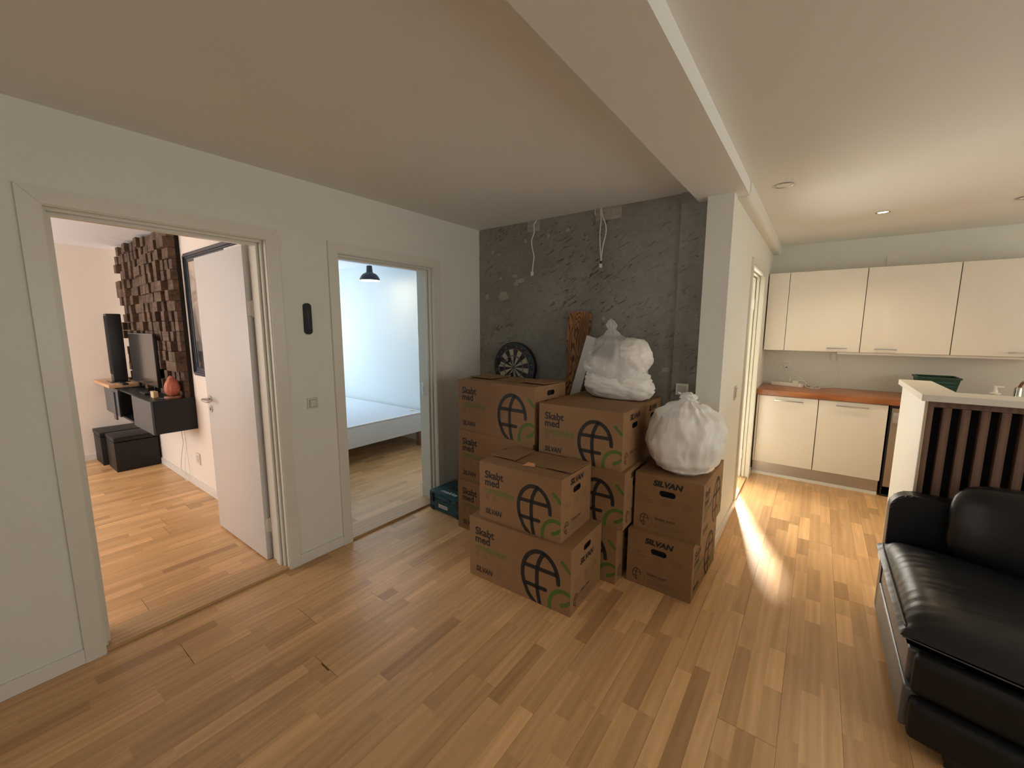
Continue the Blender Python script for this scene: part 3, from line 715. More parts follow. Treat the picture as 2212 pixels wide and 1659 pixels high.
def flat_bottom(bm, z):
    for v in bm.verts:
        if v.co.z < z + 0.02: v.co.z = z + max(0.0, (v.co.z - z))*1.0 if v.co.z > z else z
sk1 = thing('plastic_sack', 'clear twisted-top plastic sack with white bedding on the boxes, in front of the spruce plank', 'sack', (-1.115, 2.775, 1.063))
bm = bmesh.new(); lump(bm, (0.0, 0.0, 0.095), (0.262, 0.17, 0.135), 3.0, rz=0.05); flat_bottom(bm, 0.0)
auto_smooth(obj('bedding', bm, 'pillow', sk1), 80)
bm = bmesh.new(); lump(bm, (0.095, 0.0, 0.285), (0.135, 0.125, 0.13), 8.0, rz=-0.5)
auto_smooth(obj('bedding', bm, 'pillow', sk1), 80)
bm = bmesh.new(); lump(bm, (-0.09, -0.0, 0.20), (0.19, 0.14, 0.075), 12.0, rz=0.10)
auto_smooth(obj('bedding', bm, 'pillow', sk1), 80)
bm = bmesh.new(); sack(bm, [(0.200, 0.10, 0.2), (0.215, 0.20, 0.4), (0.19, 0.30, 0.7), (0.125, 0.39, 1.0), (0.05, 0.445, 1.4), (0.026, 0.475, 1.4), (0.038, 0.505, 1.2), (0.024, 0.53, 1.0), (0.004, 0.55, 0.4)], (-0.005, 0, 0), 11, 0.07, 2.0, squash=(1, 0.78), twist=0.9, lean=(-0.07, 0))
auto_smooth(obj('plastic_film', bm, 'film', sk1), 80)
sk2 = thing('plastic_sack', 'full round white plastic sack with a knotted top on the right stack of boxes', 'sack', (-0.598, 2.565, 0.692))
bm = bmesh.new(); sack(bm, [(0.11, 0.0, 0.1), (0.165, 0.03, 0.2), (0.205, 0.09, 0.3), (0.222, 0.18, 0.35), (0.215, 0.27, 0.5), (0.190, 0.340, 0.9), (0.120, 0.395, 1.3), (0.050, 0.428, 1.5), (0.030, 0.44, 1.2), (0.02, 0.446, 0.6)], (0, 0, 0), 11, 0.040, 5.5, seg=160, squash=(1.02, 0.95), lean=(0.01, -0.02))
auto_smooth(obj('sack_body', bm, 'plastic_bag', sk2), 80)
bm = bmesh.new(); lump(bm, (0.01, -0.02, 0.452), (0.045, 0.035, 0.028), 4.0, amp=0.3)
for ang, ln, up in ((2.3, 0.05, 0.02), (0.4, 0.07, -0.03), (-1.3, 0.09, -0.06)):
    n_ = 7; prev = None
    for i in range(n_+1):
        t = i/n_; c_ = Vector((0.01 + math.cos(ang)*ln*t, -0.02 + math.sin(ang)*ln*t, 0.452 + up*math.sin(t*1.4) + 0.01*math.sin(t*6))); w_ = 0.014 + 0.028*t
        sd = Vector((-math.sin(ang), math.cos(ang), 0.3*math.sin(3*t)))
        cur = [bm.verts.new(c_ + sd*w_*k + Vector((0, 0, 0.006*math.sin(k*3+t*4)))) for k in (-1, -.4, .2, 1)]
        cur += [bm.verts.new(v.co + Vector((0, 0, 0.003))) for v in reversed(cur)]
        if prev:
            for j in range(8): bm.faces.new((prev[j], prev[(j+1) % 8], cur[(j+1) % 8], cur[j]))
        else: bm.faces.new(cur)
        prev = cur
    bm.faces.new(prev[::-1])
auto_smooth(obj('knot', bm, 'plastic_bag', sk2), 70)

# ==================================================================== BOARD, PANEL, DARTBOARD
bm = bmesh.new()
prof_l = []; prof_r = []
for i in range(17):
    z = 1.655*i/16; prof_l.append((-0.098 + 0.006*math.sin(i*1.7), z)); prof_r.append((0.098 + 0.006*math.sin(i*2.3+1) - (0.018*max(0, math.sin((z-0.9)*5)) if 0.9 < z < 1.5 else 0), z))
top_ = [(-0.085, 1.665), (-0.03, 1.678), (0.05, 1.672), (0.088, 1.668)]
pl = prof_l[::1]; poly = [(x, z) for x, z in prof_r] ; poly = [(x, z) for x, z in pl[::-1]][::-1] + top_ + [(x, z) for x, z in prof_r[::-1]]
a = [bm.verts.new((x, 0, z)) for x, z in poly]; b = [bm.verts.new((x, 0.035, z)) for x, z in poly]
bm.faces.new(a); bm.faces.new(b[::-1])
for i in range(len(poly)): bm.faces.new((a[i], a[(i+1) % len(poly)], b[(i+1) % len(poly)], b[i]))
o = tag(obj('wooden_plank', bm, 'board'), 'scorched brown wooden plank with dark grain leaning upright against the concrete wall', 'plank')
o.location = (-1.545, 2.935, 0); o.rotation_euler = (math.radians(-1.2), 0, math.radians(0))
pw = thing('white_panel', 'narrow white board leaning crookedly beside the brown plank', 'panel', (-1.800, 2.865, 0.016))
pw.rotation_euler = (math.radians(-1.0), math.radians(15.5), 0)
part('panel_board', 'white_pl', pw, -0.038, 0.038, 0.0, 0.022, 0, 1.52, bev=0.002)
bm = bmesh.new(); tube(bm, [(-0.022, 0.01, 1.52), (-0.022, 0.01, 1.54), (0.022, 0.01, 1.54), (0.022, 0.01, 1.51)], 0.0025, 6, 1); obj('wire_hook', bm, 'wire', pw)

DX, DY, DZ = -2.178, 2.962, 1.194
db = thing('dartboard', 'round black and cream dartboard leaning on the concrete wall behind the left stack', 'dartboard', (DX, DY, DZ))
R0 = 0.2255
def ringseg(bm, r0, r1, a0, a1, y, n=4, th=0.0):
    vs = [bm.verts.new((r*math.sin(a), y, r*math.cos(a))) for r, rng in ((r0, range(n+1)), (r1, range(n, -1, -1))) for a in [a0+(a1-a0)*i/n for i in rng]]
    bm.faces.new(vs)
bm = bmesh.new(); pts = [(R0-0.004, 0.0), (R0, 0.004), (R0, 0.036), (0.0, 0.036)]
bm2 = bmesh.new(); n = 64
rr = [[bm2.verts.new((r*math.sin(2*PI*i/n), y, r*math.cos(2*PI*i/n))) for i in range(n)] for r, y in pts[:3]]
for a, b in zip(rr, rr[1:]):
    for i in range(n): bm2.faces.new((a[i], a[(i+1) % n], b[(i+1) % n], b[i]))
bm2.faces.new(rr[0]); bm2.faces.new(rr[-1][::-1]); bm.free()
auto_smooth(obj('dartboard_body', bm2, 'black', db))
cells = {'cream': bmesh.new(), 'black': bmesh.new(), 'red': bmesh.new(), 'dgreen': bmesh.new()}
rot0 = math.radians(9)
for i in range(20):
    a0 = rot0 + 2*PI*i/20 - PI/20; a1 = a0 + 2*PI/20; y = -0.0012; ev = i % 2 == 0
    ringseg(cells['black' if ev else 'cream'], 0.0159, 0.099, a0, a1, y, 2); ringseg(cells['black' if ev else 'cream'], 0.107, 0.162, a0, a1, y)
    ringseg(cells['red' if ev else 'dgreen'], 0.099, 0.107, a0, a1, y, 3); ringseg(cells['red' if ev else 'dgreen'], 0.162, 0.170, a0, a1, y)
ringseg(cells['dgreen'], 0.00635, 0.0159, 0, 2*PI-1e-4, -0.0012, 24); ringseg(cells['red'], 0.0001, 0.00635, 0, 2*PI-1e-4, -0.0014, 12)
for k, v in cells.items(): obj('scoring_ring' if k in ('red', 'dgreen') else 'segment_fields', v, k, db, kind='stuff')
bm = bmesh.new()
for i in range(20):
    a = rot0 + 2*PI*(i+.5)/20; cyl(bm, (0.0159*math.sin(a), -0.002, 0.0159*math.cos(a)), (0.172*math.sin(a), -0.002, 0.172*math.cos(a)), 0.0006, 5)
for r in (0.0159, 0.099, 0.107, 0.162, 0.170, 0.213):
    tube(bm, [(r*math.sin(2*PI*i/48), -0.002, r*math.cos(2*PI*i/48)) for i in range(49)], 0.0008, 5, 1)
for i, s_ in enumerate('20 1 18 4 13 6 10 15 2 17 3 19 7 16 8 11 14 9 12 5'.split()):
    a = rot0 + 2*PI*(i+7)/20; ca, sa = math.cos(a), math.sin(a)
    wd = 0.022 if len(s_) == 2 else 0.009
    put_text(bm, s_, -wd/2, -0.010, wd, 0.028, lambda u, v_: Vector((0.193*sa + u*ca + v_*sa, -0.0022, 0.193*ca - u*sa + v_*ca)), 0.0)
obj('wire_spider', bm, 'wire', db)
for i, (x, z, dx, dz, lb) in enumerate(((-0.078, -0.005, -0.02, 0.07, 'dart with a dark flight in the left half of the dartboard'), (-0.045, 0.045, -0.055, 0.035, 'dart stuck above the bull of the dartboard, flight up to the left'), (0.042, -0.030, 0.01, -0.035, 'dart stuck low in the right half of the dartboard'), (0.02, 0.05, 0.0, 0.03, 'dart stuck just above the bull of the dartboard'))):
    dt = thing('dart', lb, 'dart', (DX+x, DY-0.0005, DZ+z))
    e = Vector((dx*0.8, -0.105, dz*0.8)); bm = bmesh.new(); cyl(bm, (0, 0, 0), e*0.2, 0.0008, 6); cyl(bm, e*0.2, e*0.6, 0.0032, 10); cyl(bm, e*0.6, e, 0.0018, 8); obj('barrel', bm, 'wire', dt)
    bm = bmesh.new(); t_ = e.normalized(); a_ = t_.cross(Vector((0, 0, 1))).normalized(); b_ = t_.cross(a_)
    for q in (a_, b_):
        vs = [bm.verts.new(p) for p in (e*0.72, e*0.8+q*0.018, e*1.08+q*0.02, e*1.02, e*1.08-q*0.02, e*0.8-q*0.018)]; bm.faces.new(vs)
    obj('flight', bm, 'black', dt)

# ==================================================================== TOOL CASE
tcx = thing('tool_case', 'dark teal plastic tool case with black latches on the floor beside the second doorway', 'tool case', (-2.585, 2.30, 0), math.radians(-3))
part('case_body', 'teal', tcx, 0, 0.396, 0, 0.295, 0.006, 0.105, bev=0.008)
part('case_lid', 'teal', tcx, 0.0, 0.396, -0.002, 0.297, 0.107, 0.165, bev=0.01)
for x in (0.02, 0.338):
    part('latch', 'black', tcx, x, x+0.038, -0.012, 0.004, 0.075, 0.150, bev=0.003)
    part('corner_foot', 'black', tcx, x, x+0.034, -0.004, 0.01, 0.0, 0.034, bev=0.003)
part('carry_handle', 'teal', tcx, 0.13, 0.27, -0.016, 0.0, 0.122, 0.142, bev=0.004)
part('lid_recess', 'black', tcx, 0.10, 0.30, 0.12, 0.17, 0.1655, 0.1665)
bm = bmesh.new(); put_text(bm, 'makita', 0.10, 0.035, 0.19, 0.055, lambda u, v_: Vector((u, v_, 0.1662)), 0.03, 0.25); obj('lid_lettering', bm, 'paper', tcx)
part('sticker', 'paper', tcx, 0.115, 0.225, -0.0015, 0.0, 0.038, 0.068)
bm = bmesh.new(); put_text(bm, "'SCANPPE", 0.125, 0.046, 0.09, 0.017, lambda u, v_: Vector((u, -0.002, v_)), 0.01); obj('sticker_lettering', bm, 'ink_grey', tcx)

# ==================================================================== CABLES ON THE CONCRETE WALL
def cable_obj(name, pts, r, material, label=None, cat=None, parent=None, group=None, n=6):
    bm = bmesh.new(); tube(bm, pts, r, 8, n); o = obj(name, bm, material, parent); auto_smooth(o, 60)
    if label: tag(o, label, cat, group)
    return o
c1 = cable_obj('hanging_cable', [(-1.965, 2.996, 2.438), (-1.99, 2.99, 2.40), (-1.985, 2.985, 2.34), (-2.008, 2.982, 2.27), (-2.0, 2.985, 2.20), (-1.985, 2.985, 2.14), (-1.995, 2.985, 2.07), (-2.0, 2.985, 2.01)], 0.0042, 'white_pl', 'single white cable hanging from the ceiling edge on the left of the concrete wall', 'cable')
bm = bmesh.new(); box(bm, -2.012, -1.992, 2.976, 2.992, 1.985, 2.02, bev=0.003); o = obj('cable_terminal', bm, 'white_pl', c1)
c2 = cable_obj('hanging_cable', [(-1.39, 2.996, 2.438), (-1.375, 2.985, 2.38), (-1.345, 2.98, 2.31), (-1.34, 2.98, 2.25), (-1.365, 2.985, 2.15), (-1.375, 2.985, 2.04)], 0.0042, 'white_pl', 'pair of white cables hanging from the ceiling edge above the wooden plank', 'cable')
cable_obj('second_wire', [(-1.40, 2.996, 2.438), (-1.385, 2.985, 2.36), (-1.388, 2.98, 2.25), (-1.385, 2.985, 2.15), (-1.375, 2.985, 2.05)], 0.0038, 'white_pl', parent=c2)
cable_obj('cut_wire', [(-1.44, 2.996, 2.438), (-1.437, 2.985, 2.415), (-1.43, 2.985, 2.39)], 0.003, 'white_pl', parent=c2)
bm = bmesh.new(); box(bm, -1.384, -1.366, 2.976, 2.992, 2.0, 2.03, bev=0.003); obj('cable_terminal', bm, 'white_pl', c2)
bm = bmesh.new(); box(bm, -1.380, -1.370, 2.978, 2.990, 2.03, 2.05); obj('tape_band', bm, 'black', c2)

ws = thing('wall_socket', 'small white socket on the concrete wall just above the round knotted sack', 'socket', (-0.735, 2.99, 1.125))
part('socket_plate', 'white_pl', ws, -0.042, 0.042, -0.014, 0.0, -0.04, 0.04, bev=0.003)
part('socket_insert', 'cab_in', ws, -0.028, 0.028, -0.016, -0.014, -0.026, 0.026)
# ==================================================================== LEFT WALL ITEMS
th = thing('wall_thermometer', 'slim black thermometer mounted on the wall between the two doorways', 'thermometer', (XL, 1.347, 1.60))
bm = bmesh.new(); out_ = [(0.025*math.cos(math.radians(a)), 0.077*(1 if a < 180 else -1) + 0.021*math.sin(math.radians(a))) for a in list(range(0, 181, 15)) + list(range(180, 361, 15))]
pa = [bm.verts.new((0.0, y_, z_)) for y_, z_ in out_]; pb = [bm.verts.new((0.012, y_, z_)) for y_, z_ in out_]; bm.faces.new(pa[::-1]); bm.faces.new(pb)
for i in range(len(out_)): bm.faces.new((pa[i], pa[(i+1) % len(out_)], pb[(i+1) % len(out_)], pb[i]))
obj('backplate', bm, 'matte_black', th)
bm = bmesh.new(); cyl(bm, (0.0135, 0, -0.055), (0.0135, 0, 0.055), 0.0020, 8); obj('tube', bm, 'cabblue', th)
bm = bmesh.new()
for i in range(21):
    z = -0.055 + i*0.0055; w = 0.010 if i % 5 == 0 else 0.006
    for s in (-1, 1):
        y0, y1 = sorted((s*0.006, s*(0.006+w))); box(bm, 0.0121, 0.0126, y0, y1, z, z+0.0008)
obj('scale_marks', bm, 'cabblue', th)
def wall_switch(label, loc, rz, double=False):
    t = thing('light_switch', label, 'switch', loc, rz)
    part('switch_frame', 'switch', t, 0, 0.010, -0.033, 0.033, -0.036, 0.036, bev=0.0025)
    part('rocker', 'switch', t, 0.010, 0.0145, -0.021, 0.021, -0.022, 0.022, bev=0.001)
    part('rocker_gap', 'ink_grey', t, 0.0098, 0.0106, -0.0235, 0.0235, -0.0245, 0.0245)
    return t
wall_switch('square white light switch low on the wall between the two doorways', (XL, 1.345, 1.058), 0)
t = wall_switch('white light switch on the wall left of the kitchen doorway', (-0.48, 3.50, 1.06), 0); t.scale = (1, 1, 1.5)

# ==================================================================== STUDY
# wall of wood blocks
panel = thing('wood_block_wall', 'wall cladding of rough square wood block ends above the floating cabinet', 'wall cladding', (-6.45, 1.27, 0.87))
part('backing', 'dark', panel, 0, 1.85, -0.03, 0, 0, 1.545)
nb = 20; nr = 17; bw = 1.85/nb; bh = 1.545/nr
rnd = random.Random(21); stuff = bmesh.new(); lay_s = stuff.faces.layers.float.new('tone'); meshes = []
for i in range(24):
    bm = bmesh.new(); lay = bm.faces.layers.float.new('tone'); dp = rnd.choice((0.035, 0.045, 0.055, 0.07, 0.085)); g = 0.0012
    sk_ = rnd.uniform(-.003, .003)
    box(bm, g, bw-g, -0.03-dp+0.0, -0.03, g, bh-g, bev=0.002, seg=1)
    for v in bm.verts:
        if v.co.y < -0.06: v.co.y += rnd.uniform(-0.002, 0.002); v.co.z += sk_*0.3
    tn = rnd.random()
    for f in bm.faces: f[lay] = tn
    me = bpy.data.meshes.new('wood_block'); bm.to_mesh(me); bm.free(); me.materials.append(M['block']); meshes.append((me, dp, tn))
cnt = 0
order = [(j, i) for j in range(nr-1, -1, -1) for i in range(nb-1, -1, -1)]
for j, i in order:
    me, dp, tn = rnd.choice(meshes); cx = i*bw; cz = j*bh
    if cnt < 300 and not (j < 6 and i < 9):
        o = bpy.data.objects.new('wood_block', me); COL.objects.link(o); o.parent = panel; o.location = (cx, 0, cz); cnt += 1
    else:
        f0 = len(stuff.faces); box(stuff, cx+0.001, cx+bw-0.001, -0.03-dp, -0.03, cz+0.001, cz+bh-0.001); stuff.faces.ensure_lookup_table()
        for f in stuff.faces[f0:]: f[lay_s] = tn
obj('remaining_blocks', stuff, 'block', panel, kind='stuff')
bm = bmesh.new(); tube(bm, [(1.00, -0.115, 1.13), (1.07, -0.125, 1.145), (1.16, -0.12, 1.155)], 0.005, 6); tube(bm, [(1.05, -0.122, 1.125), (1.12, -0.122, 1.14), (1.19, -0.11, 1.165)], 0.004, 6)
tag(obj('twig', bm, 'pine'), 'thin pale forked twig caught between the dark wood blocks', 'twig')

# floating cabinet
fc = thing('floating_cabinet', 'charcoal floating media cabinet under the wood block wall, one flap hanging open', 'cabinet', (0, 0, 0))
bm = bmesh.new()
box(bm, -6.45, -4.59, 0.965, 1.268, 0.885, 0.903); box(bm, -6.45, -4.59, 0.965, 1.268, 0.607, 0.625); box(bm, -4.608, -4.59, 0.965, 1.268, 0.625, 0.885); box(bm, -6.45, -6.43, 0.965, 1.268, 0.625, 0.885)
box(bm, -5.24, -5.222, 0.965, 1.268, 0.625, 0.885); box(bm, -5.80, -5.78, 0.965, 1.268, 0.625, 0.885); box(bm, -6.43, -4.608, 1.25, 1.268, 0.625, 0.885)
obj('carcass', bm, 'cabblack', fc)
part('cabinet_door', 'cabblue', fc, -5.235, -4.59, 0.948, 0.963, 0.607, 0.898, bev=0.001)
part('cabinet_door', 'cabblue', fc, -6.44, -5.80, 0.948, 0.963, 0.607, 0.898, bev=0.001)
bm = bmesh.new(); box(bm, -5.795, -5.70, 0.90, 0.915, 0.60, 0.885); obj('open_flap', bm, 'cabblue', fc)
bm = bmesh.new(); box(bm, -5.70, -5.30, 1.05, 1.12, 0.64, 0.70); tag(obj('media_device', bm, 'black_gloss'), 'flat black media player inside the open niche of the floating cabinet', 'media player')
# table-like pine shelf on its left end
o = tag(obj('wooden_shelf', B(-6.70, -5.90, 0.905, 1.266, 0.906, 0.940, bev=0.006), 'lightwood'), 'light pine shelf board lying on the left end of the charcoal cabinet', 'shelf')
auto_smooth(o)
tv = thing('television', 'flat television with a grey reflecting screen standing on the charcoal cabinet', 'television', (-5.55, 1.125, 0.903))
part('tv_case', 'black', tv, -0.455, 0.455, 0.0, 0.03, 0.055, 0.575, bev=0.004)
part('screen', 'screen', tv, -0.448, 0.448, -0.0015, 0.0, 0.064, 0.568)
part('bezel_strip', 'wire', tv, -0.455, 0.455, -0.003, 0.0, 0.570, 0.575)
bm = bmesh.new()
for x in (-0.27, 0.3): box(bm, x-0.012, x+0.012, -0.06, 0.08, 0.0, 0.008); box(bm, x-0.01, x+0.01, 0.005, 0.025, 0.008, 0.06)
obj('stand_feet', bm, 'black', tv)
sp = thing('tower_speaker', 'tall slim black speaker column at the left end of the cabinet', 'speaker', (-6.24, 1.05, 0.941))
part('speaker_case', 'black', sp, -0.07, 0.07, -0.055, 0.065, 0.012, 0.745, bev=0.012)
part('foot_plate', 'black_gloss', sp, -0.10, 0.12, -0.09, 0.07, 0, 0.012, bev=0.003)
part('logo_strip', 'wire', sp, -0.02, 0.02, -0.0565, -0.055, 0.07, 0.076)
part('front_grille', 'felt', sp, -0.055, 0.055, -0.0575, -0.0552, 0.09, 0.72)
for (x, y, dx, lb) in ((-5.18, 1.04, 0.09, 'black remote control lying on the cabinet in front of the television'), (-5.9, 1.02, 0.11, 'black cable box lying on the pine shelf near the speaker')):
    z = 0.9035 if x > -5.5 else 0.9405
    o = tag(obj('remote_control' if x > -5.5 else 'media_box', B(x-dx, x+dx, y-0.022, y+0.022, z, z+0.018, bev=0.004), 'black'), lb, 'remote' if x > -5.5 else 'media box')
bm = bmesh.new(); box(bm, -4.90, -4.80, 1.02, 1.055, 0.9035, 0.962, bev=0.004)
wdn = tag(obj('wooden_block_box', bm, 'pine'), 'small pale wooden box beside the salt lamp on the cabinet', 'box'); auto_smooth(wdn)
bm = bmesh.new()
res = bmesh.ops.create_icosphere(bm, subdivisions=4, radius=1)
for v in res['verts']:
    p = v.co.copy(); t_ = (p.z+1)/2; w_ = 0.070*(1.0 - 0.45*t_)*(1+0.10*noise.noise(p*2.4)); v.co = Vector((p.x*w_*1.05, p.y*w_, max(0, 0.02+0.185*t_*(1+0.06*noise.noise(p*1.7)))))
sl = thing('salt_lamp', 'pink orange salt crystal lamp at the right end of the charcoal cabinet', 'lamp', (-4.675, 1.13, 0.9035))
auto_smooth(obj('salt_crystal', bm, 'salt', sl), 50)
bm = bmesh.new(); lathe(bm, [(0.062, 0), (0.066, 0.012), (0.064, 0.022)], seg=28); obj('lamp_base', bm, 'bedwood', sl)
cable_obj('lamp_cord', [(0.02, -0.05, 0.01), (-0.05, -0.09, 0.006), (-0.12, -0.085, 0.006), (-0.2, -0.05, 0.006)], 0.003, 'black', parent=sl)
# outlet and cords under the cabinet
ot = thing('wall_outlet', 'square white double outlet on the wall below the floating cabinet', 'outlet', (-4.66, 1.27, 0.30))
p_ = [part('outlet_plate', 'white_pl', ot, -0.045, 0.045, -0.012, 0, -0.055, 0.055, bev=0.003), part('outlet_insert', 'cab_in', ot, -0.03, 0.03, -0.014, -0.012, -0.035, 0.035)]
cable_obj('loose_cable', [(-5.05, 1.255, 0.607), (-5.03, 1.25, 0.5), (-5.0, 1.245, 0.4), (-5.06, 1.24, 0.28), (-5.12, 1.24, 0.15), (-5.10, 1.235, 0.08), (-5.0, 1.225, 0.075), (-4.95, 1.23, 0.02)], 0.004, 'white_pl', 'grey cord hanging from the floating cabinet down to the baseboard', 'cord')
cable_obj('loose_cable', [(-4.97, 1.26, 0.60), (-4.96, 1.256, 0.45), (-4.93, 1.254, 0.3), (-4.92, 1.254, 0.1), (-4.92, 1.235, 0.05)], 0.002, 'white_pl', 'thin straight wire on the wall between the grey cord and the outlet', 'cord')

# storage ottomans
def ottoman(label, x0, x1, y0, y1, h=0.40):
    t = thing('storage_ottoman', label, 'ottoman', ((x0+x1)/2, (y0+y1)/2, 0), 0, 'black storage ottomans under the cabinet')
    w, d = (x1-x0)/2, (y1-y0)/2
    part('ottoman_body', 'matte_black', t, -w, w, -d, d, 0, h-0.055, bev=0.006)
    bm = bmesh.new(); box(bm, -w-0.006, w+0.006, -d-0.006, d+0.006, h-0.05, h, bev=0.018, seg=3); auto_smooth(obj('padded_lid', bm, 'matte_black', t))
    return t
ottoman('nearer black leatherette storage ottoman, below the right end of the floating cabinet', -6.28, -5.90, 0.885, 1.25, 0.375)
ottoman('farther black leatherette storage ottoman, next to the far wall', -6.69, -6.32, 0.845, 1.21, 0.375)

# framed picture
def art_mat():
    A = bpy.data.materials.new('grey_artwork'); A.use_nodes = True; nt = A.node_tree; b = nt.nodes['Principled BSDF']; N = nt.nodes.new; L = nt.links.new
    tc = N('ShaderNodeTexCoord'); n = N('ShaderNodeTexNoise'); n.inputs['Scale'].default_value = 3.2; n.inputs['Detail'].default_value = 5; n.inputs['Distortion'].default_value = 1.5
    L(tc.outputs['Object'], n.inputs['Vector']); sx = N('ShaderNodeSeparateXYZ'); L(tc.outputs['Object'], sx.inputs[0])
    ad = N('ShaderNodeMath'); ad.operation = 'MULTIPLY_ADD'; ad.inputs[1].default_value = 0.55; ad.inputs[2].default_value = 0.12; L(sx.outputs['Z'], ad.inputs[0])
    a2 = N('ShaderNodeMath'); a2.operation = 'ADD'; L(ad.outputs[0], a2.inputs[0]); L(n.outputs['Fac'], a2.inputs[1])
    cr = N('ShaderNodeValToRGB'); cr.color_ramp.elements[0].position = 0.45; cr.color_ramp.elements[0].color = (0.03, 0.03, 0.035, 1)
    cr.color_ramp.elements[1].position = 0.85; cr.color_ramp.elements[1].color = (0.55, 0.46, 0.38, 1); L(a2.outputs[0], cr.inputs[0]); L(cr.outputs[0], b.inputs['Base Color'])
    b.inputs['Roughness'].default_value = 0.12; return A
pf = thing('framed_picture', 'large framed grey picture in a dark moulded frame behind the open door', 'picture', (-3.70, 1.27, 1.645))
hw, hh = 0.765, 0.525
bm = bmesh.new()
for (o_, i_, d0, d1) in ((0.0, 0.045, -0.022, 0), (0.018, 0.032, -0.034, -0.022), (0.045, 0.075, -0.016, 0)):
    box(bm, -hw+o_, hw-o_, d0, d1, hh-i_, hh-o_, bev=0.002, seg=1); box(bm, -hw+o_, hw-o_, d0, d1, -hh+o_, -hh+i_, bev=0.002, seg=1)
    box(bm, -hw+o_, -hw+i_, d0, d1, -hh+i_, hh-i_, bev=0.002, seg=1); box(bm, hw-i_, hw-o_, d0, d1, -hh+i_, hh-i_, bev=0.002, seg=1)
auto_smooth(obj('moulded_frame', bm, 'frame_orn', pf))
bm = bmesh.new(); box(bm, -hw+0.075, hw-0.075, -0.010, -0.004, -hh+0.075, hh-0.075); obj('artwork', bm, art_mat(), pf)

# ==================================================================== BEDROOM
bed = thing('bed', 'low white bed base with a bare pale mattress board seen through the second doorway', 'bed', (-4.10, 1.84, 0))
part('side_rail', 'bedwhite', bed, -2.05, 0, 0, 1.80, 0.195, 0.43, bev=0.012)
part('mattress_board', 'bedtop', bed, -2.03, -0.05, 0.02, 1.79, 0.431, 0.441, bev=0.004)
part('edge_band', 'bedwhite', bed, -0.05, 0.0, 0.0, 1.80, 0.431, 0.447, bev=0.005)
part('label_strip', 'pine', bed, -0.22, -0.16, 1.68, 1.74, 0.442, 0.443)
for x, y in ((-0.05, 1.70), (-0.05, 0.08), (-2.0, 1.70), (-2.0, 0.08)): part('leg', 'bedwood', bed, x-0.03, x+0.03, y-0.03, y+0.03, 0, 0.196, bev=0.003)
pl_ = thing('pendant_lamp', 'black dome pendant lamp with a lit bulb hanging in the bedroom', 'lamp', (-4.52, 3.14, 2.118))
def shade(r_in): return [(0.125, 0), (0.122, 0.006), (0.115, 0.03), (0.10, 0.058), (0.078, 0.08), (0.045, 0.096), (0.038, 0.105), (0.034, 0.165), (0.031, 0.178), (0.0, 0.180)]
bm = bmesh.new(); lathe(bm, shade(0), seg=40, cap=False); auto_smooth(obj('lamp_shade', bm, 'lamp_black', pl_), 40)
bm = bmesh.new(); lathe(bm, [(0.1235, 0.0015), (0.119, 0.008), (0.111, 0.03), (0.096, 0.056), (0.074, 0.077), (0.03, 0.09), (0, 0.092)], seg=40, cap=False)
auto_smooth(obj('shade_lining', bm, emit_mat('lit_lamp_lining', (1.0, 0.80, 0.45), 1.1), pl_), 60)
bm = bmesh.new(); bmesh.ops.create_icosphere(bm, subdivisions=3, radius=0.03); bmesh.ops.translate(bm, verts=bm.verts[:], vec=(0, 0, 0.045)); auto_smooth(obj('bulb', bm, 'bulb', pl_), 80)
cable_obj('cord', [(0, 0, 0.178), (0, 0, 0.322)], 0.0035, 'white_pl', parent=pl_, n=1)
bl = bpy.data.lights.new('pendant_bulb', 'POINT'); bl.energy = 7; bl.color = (1, 0.78, 0.5); bl.shadow_soft_size = 0.03; bo = bpy.data.objects.new('pendant_bulb', bl); COL.objects.link(bo); bo.location = (-4.52, 3.14, 2.10)

# ==================================================================== KITCHEN
YF = 5.20
def handle(parent, xc, y, z, w=0.16):
    bm = bmesh.new(); box(bm, xc-w/2, xc+w/2, y-0.030, y-0.018, z-0.005, z+0.005, bev=0.002); 
    for s in (-1, 1): box(bm, xc+s*(w/2-0.012)-0.005, xc+s*(w/2-0.012)+0.005, y-0.019, y, z-0.004, z+0.004)
    return auto_smooth(obj('handle', bm, 'steel', parent))
o = tag(obj('filler_panel', B(-0.468, -0.288, YF, 5.55, 1.318, 2.115, bev=0.001, seg=1), 'cab'), 'narrow white filler panel left of the wall cabinets', 'panel')
labels = ('leftmost wall cabinet of the kitchen, white, right of the narrow filler panel', 'middle wall cabinet of the kitchen, white, above the worktop end', 'rightmost wall cabinet of the kitchen in view, cut by the photo edge')
for i, (x0, x1, hx) in enumerate(((-0.285, 0.325, 0.15), (0.328, 0.936, 0.51), (0.940, 1.548, 1.35))):
    c = thing('wall_cabinet', labels[i], 'cabinet', (x0, YF, 1.318), 0, 'white wall cabinets of the kitchen')
    part('cabinet_body', 'cab_in', c, 0, x1-x0, 0.02, 0.349, 0.0, 0.797)
    d = part('cabinet_door', 'cab', c, 0.0015, x1-x0-0.0015, 0, 0.019, 0.001, 0.797, bev=0.0012); handle(d, hx-x0, 0, 0.035)
part_o = tag(obj('light_pelmet', B(0.16, 1.548, 5.23, 5.54, 1.296, 1.316), 'cab'), 'thin white light strip along the underside of the wall cabinets', 'pelmet')
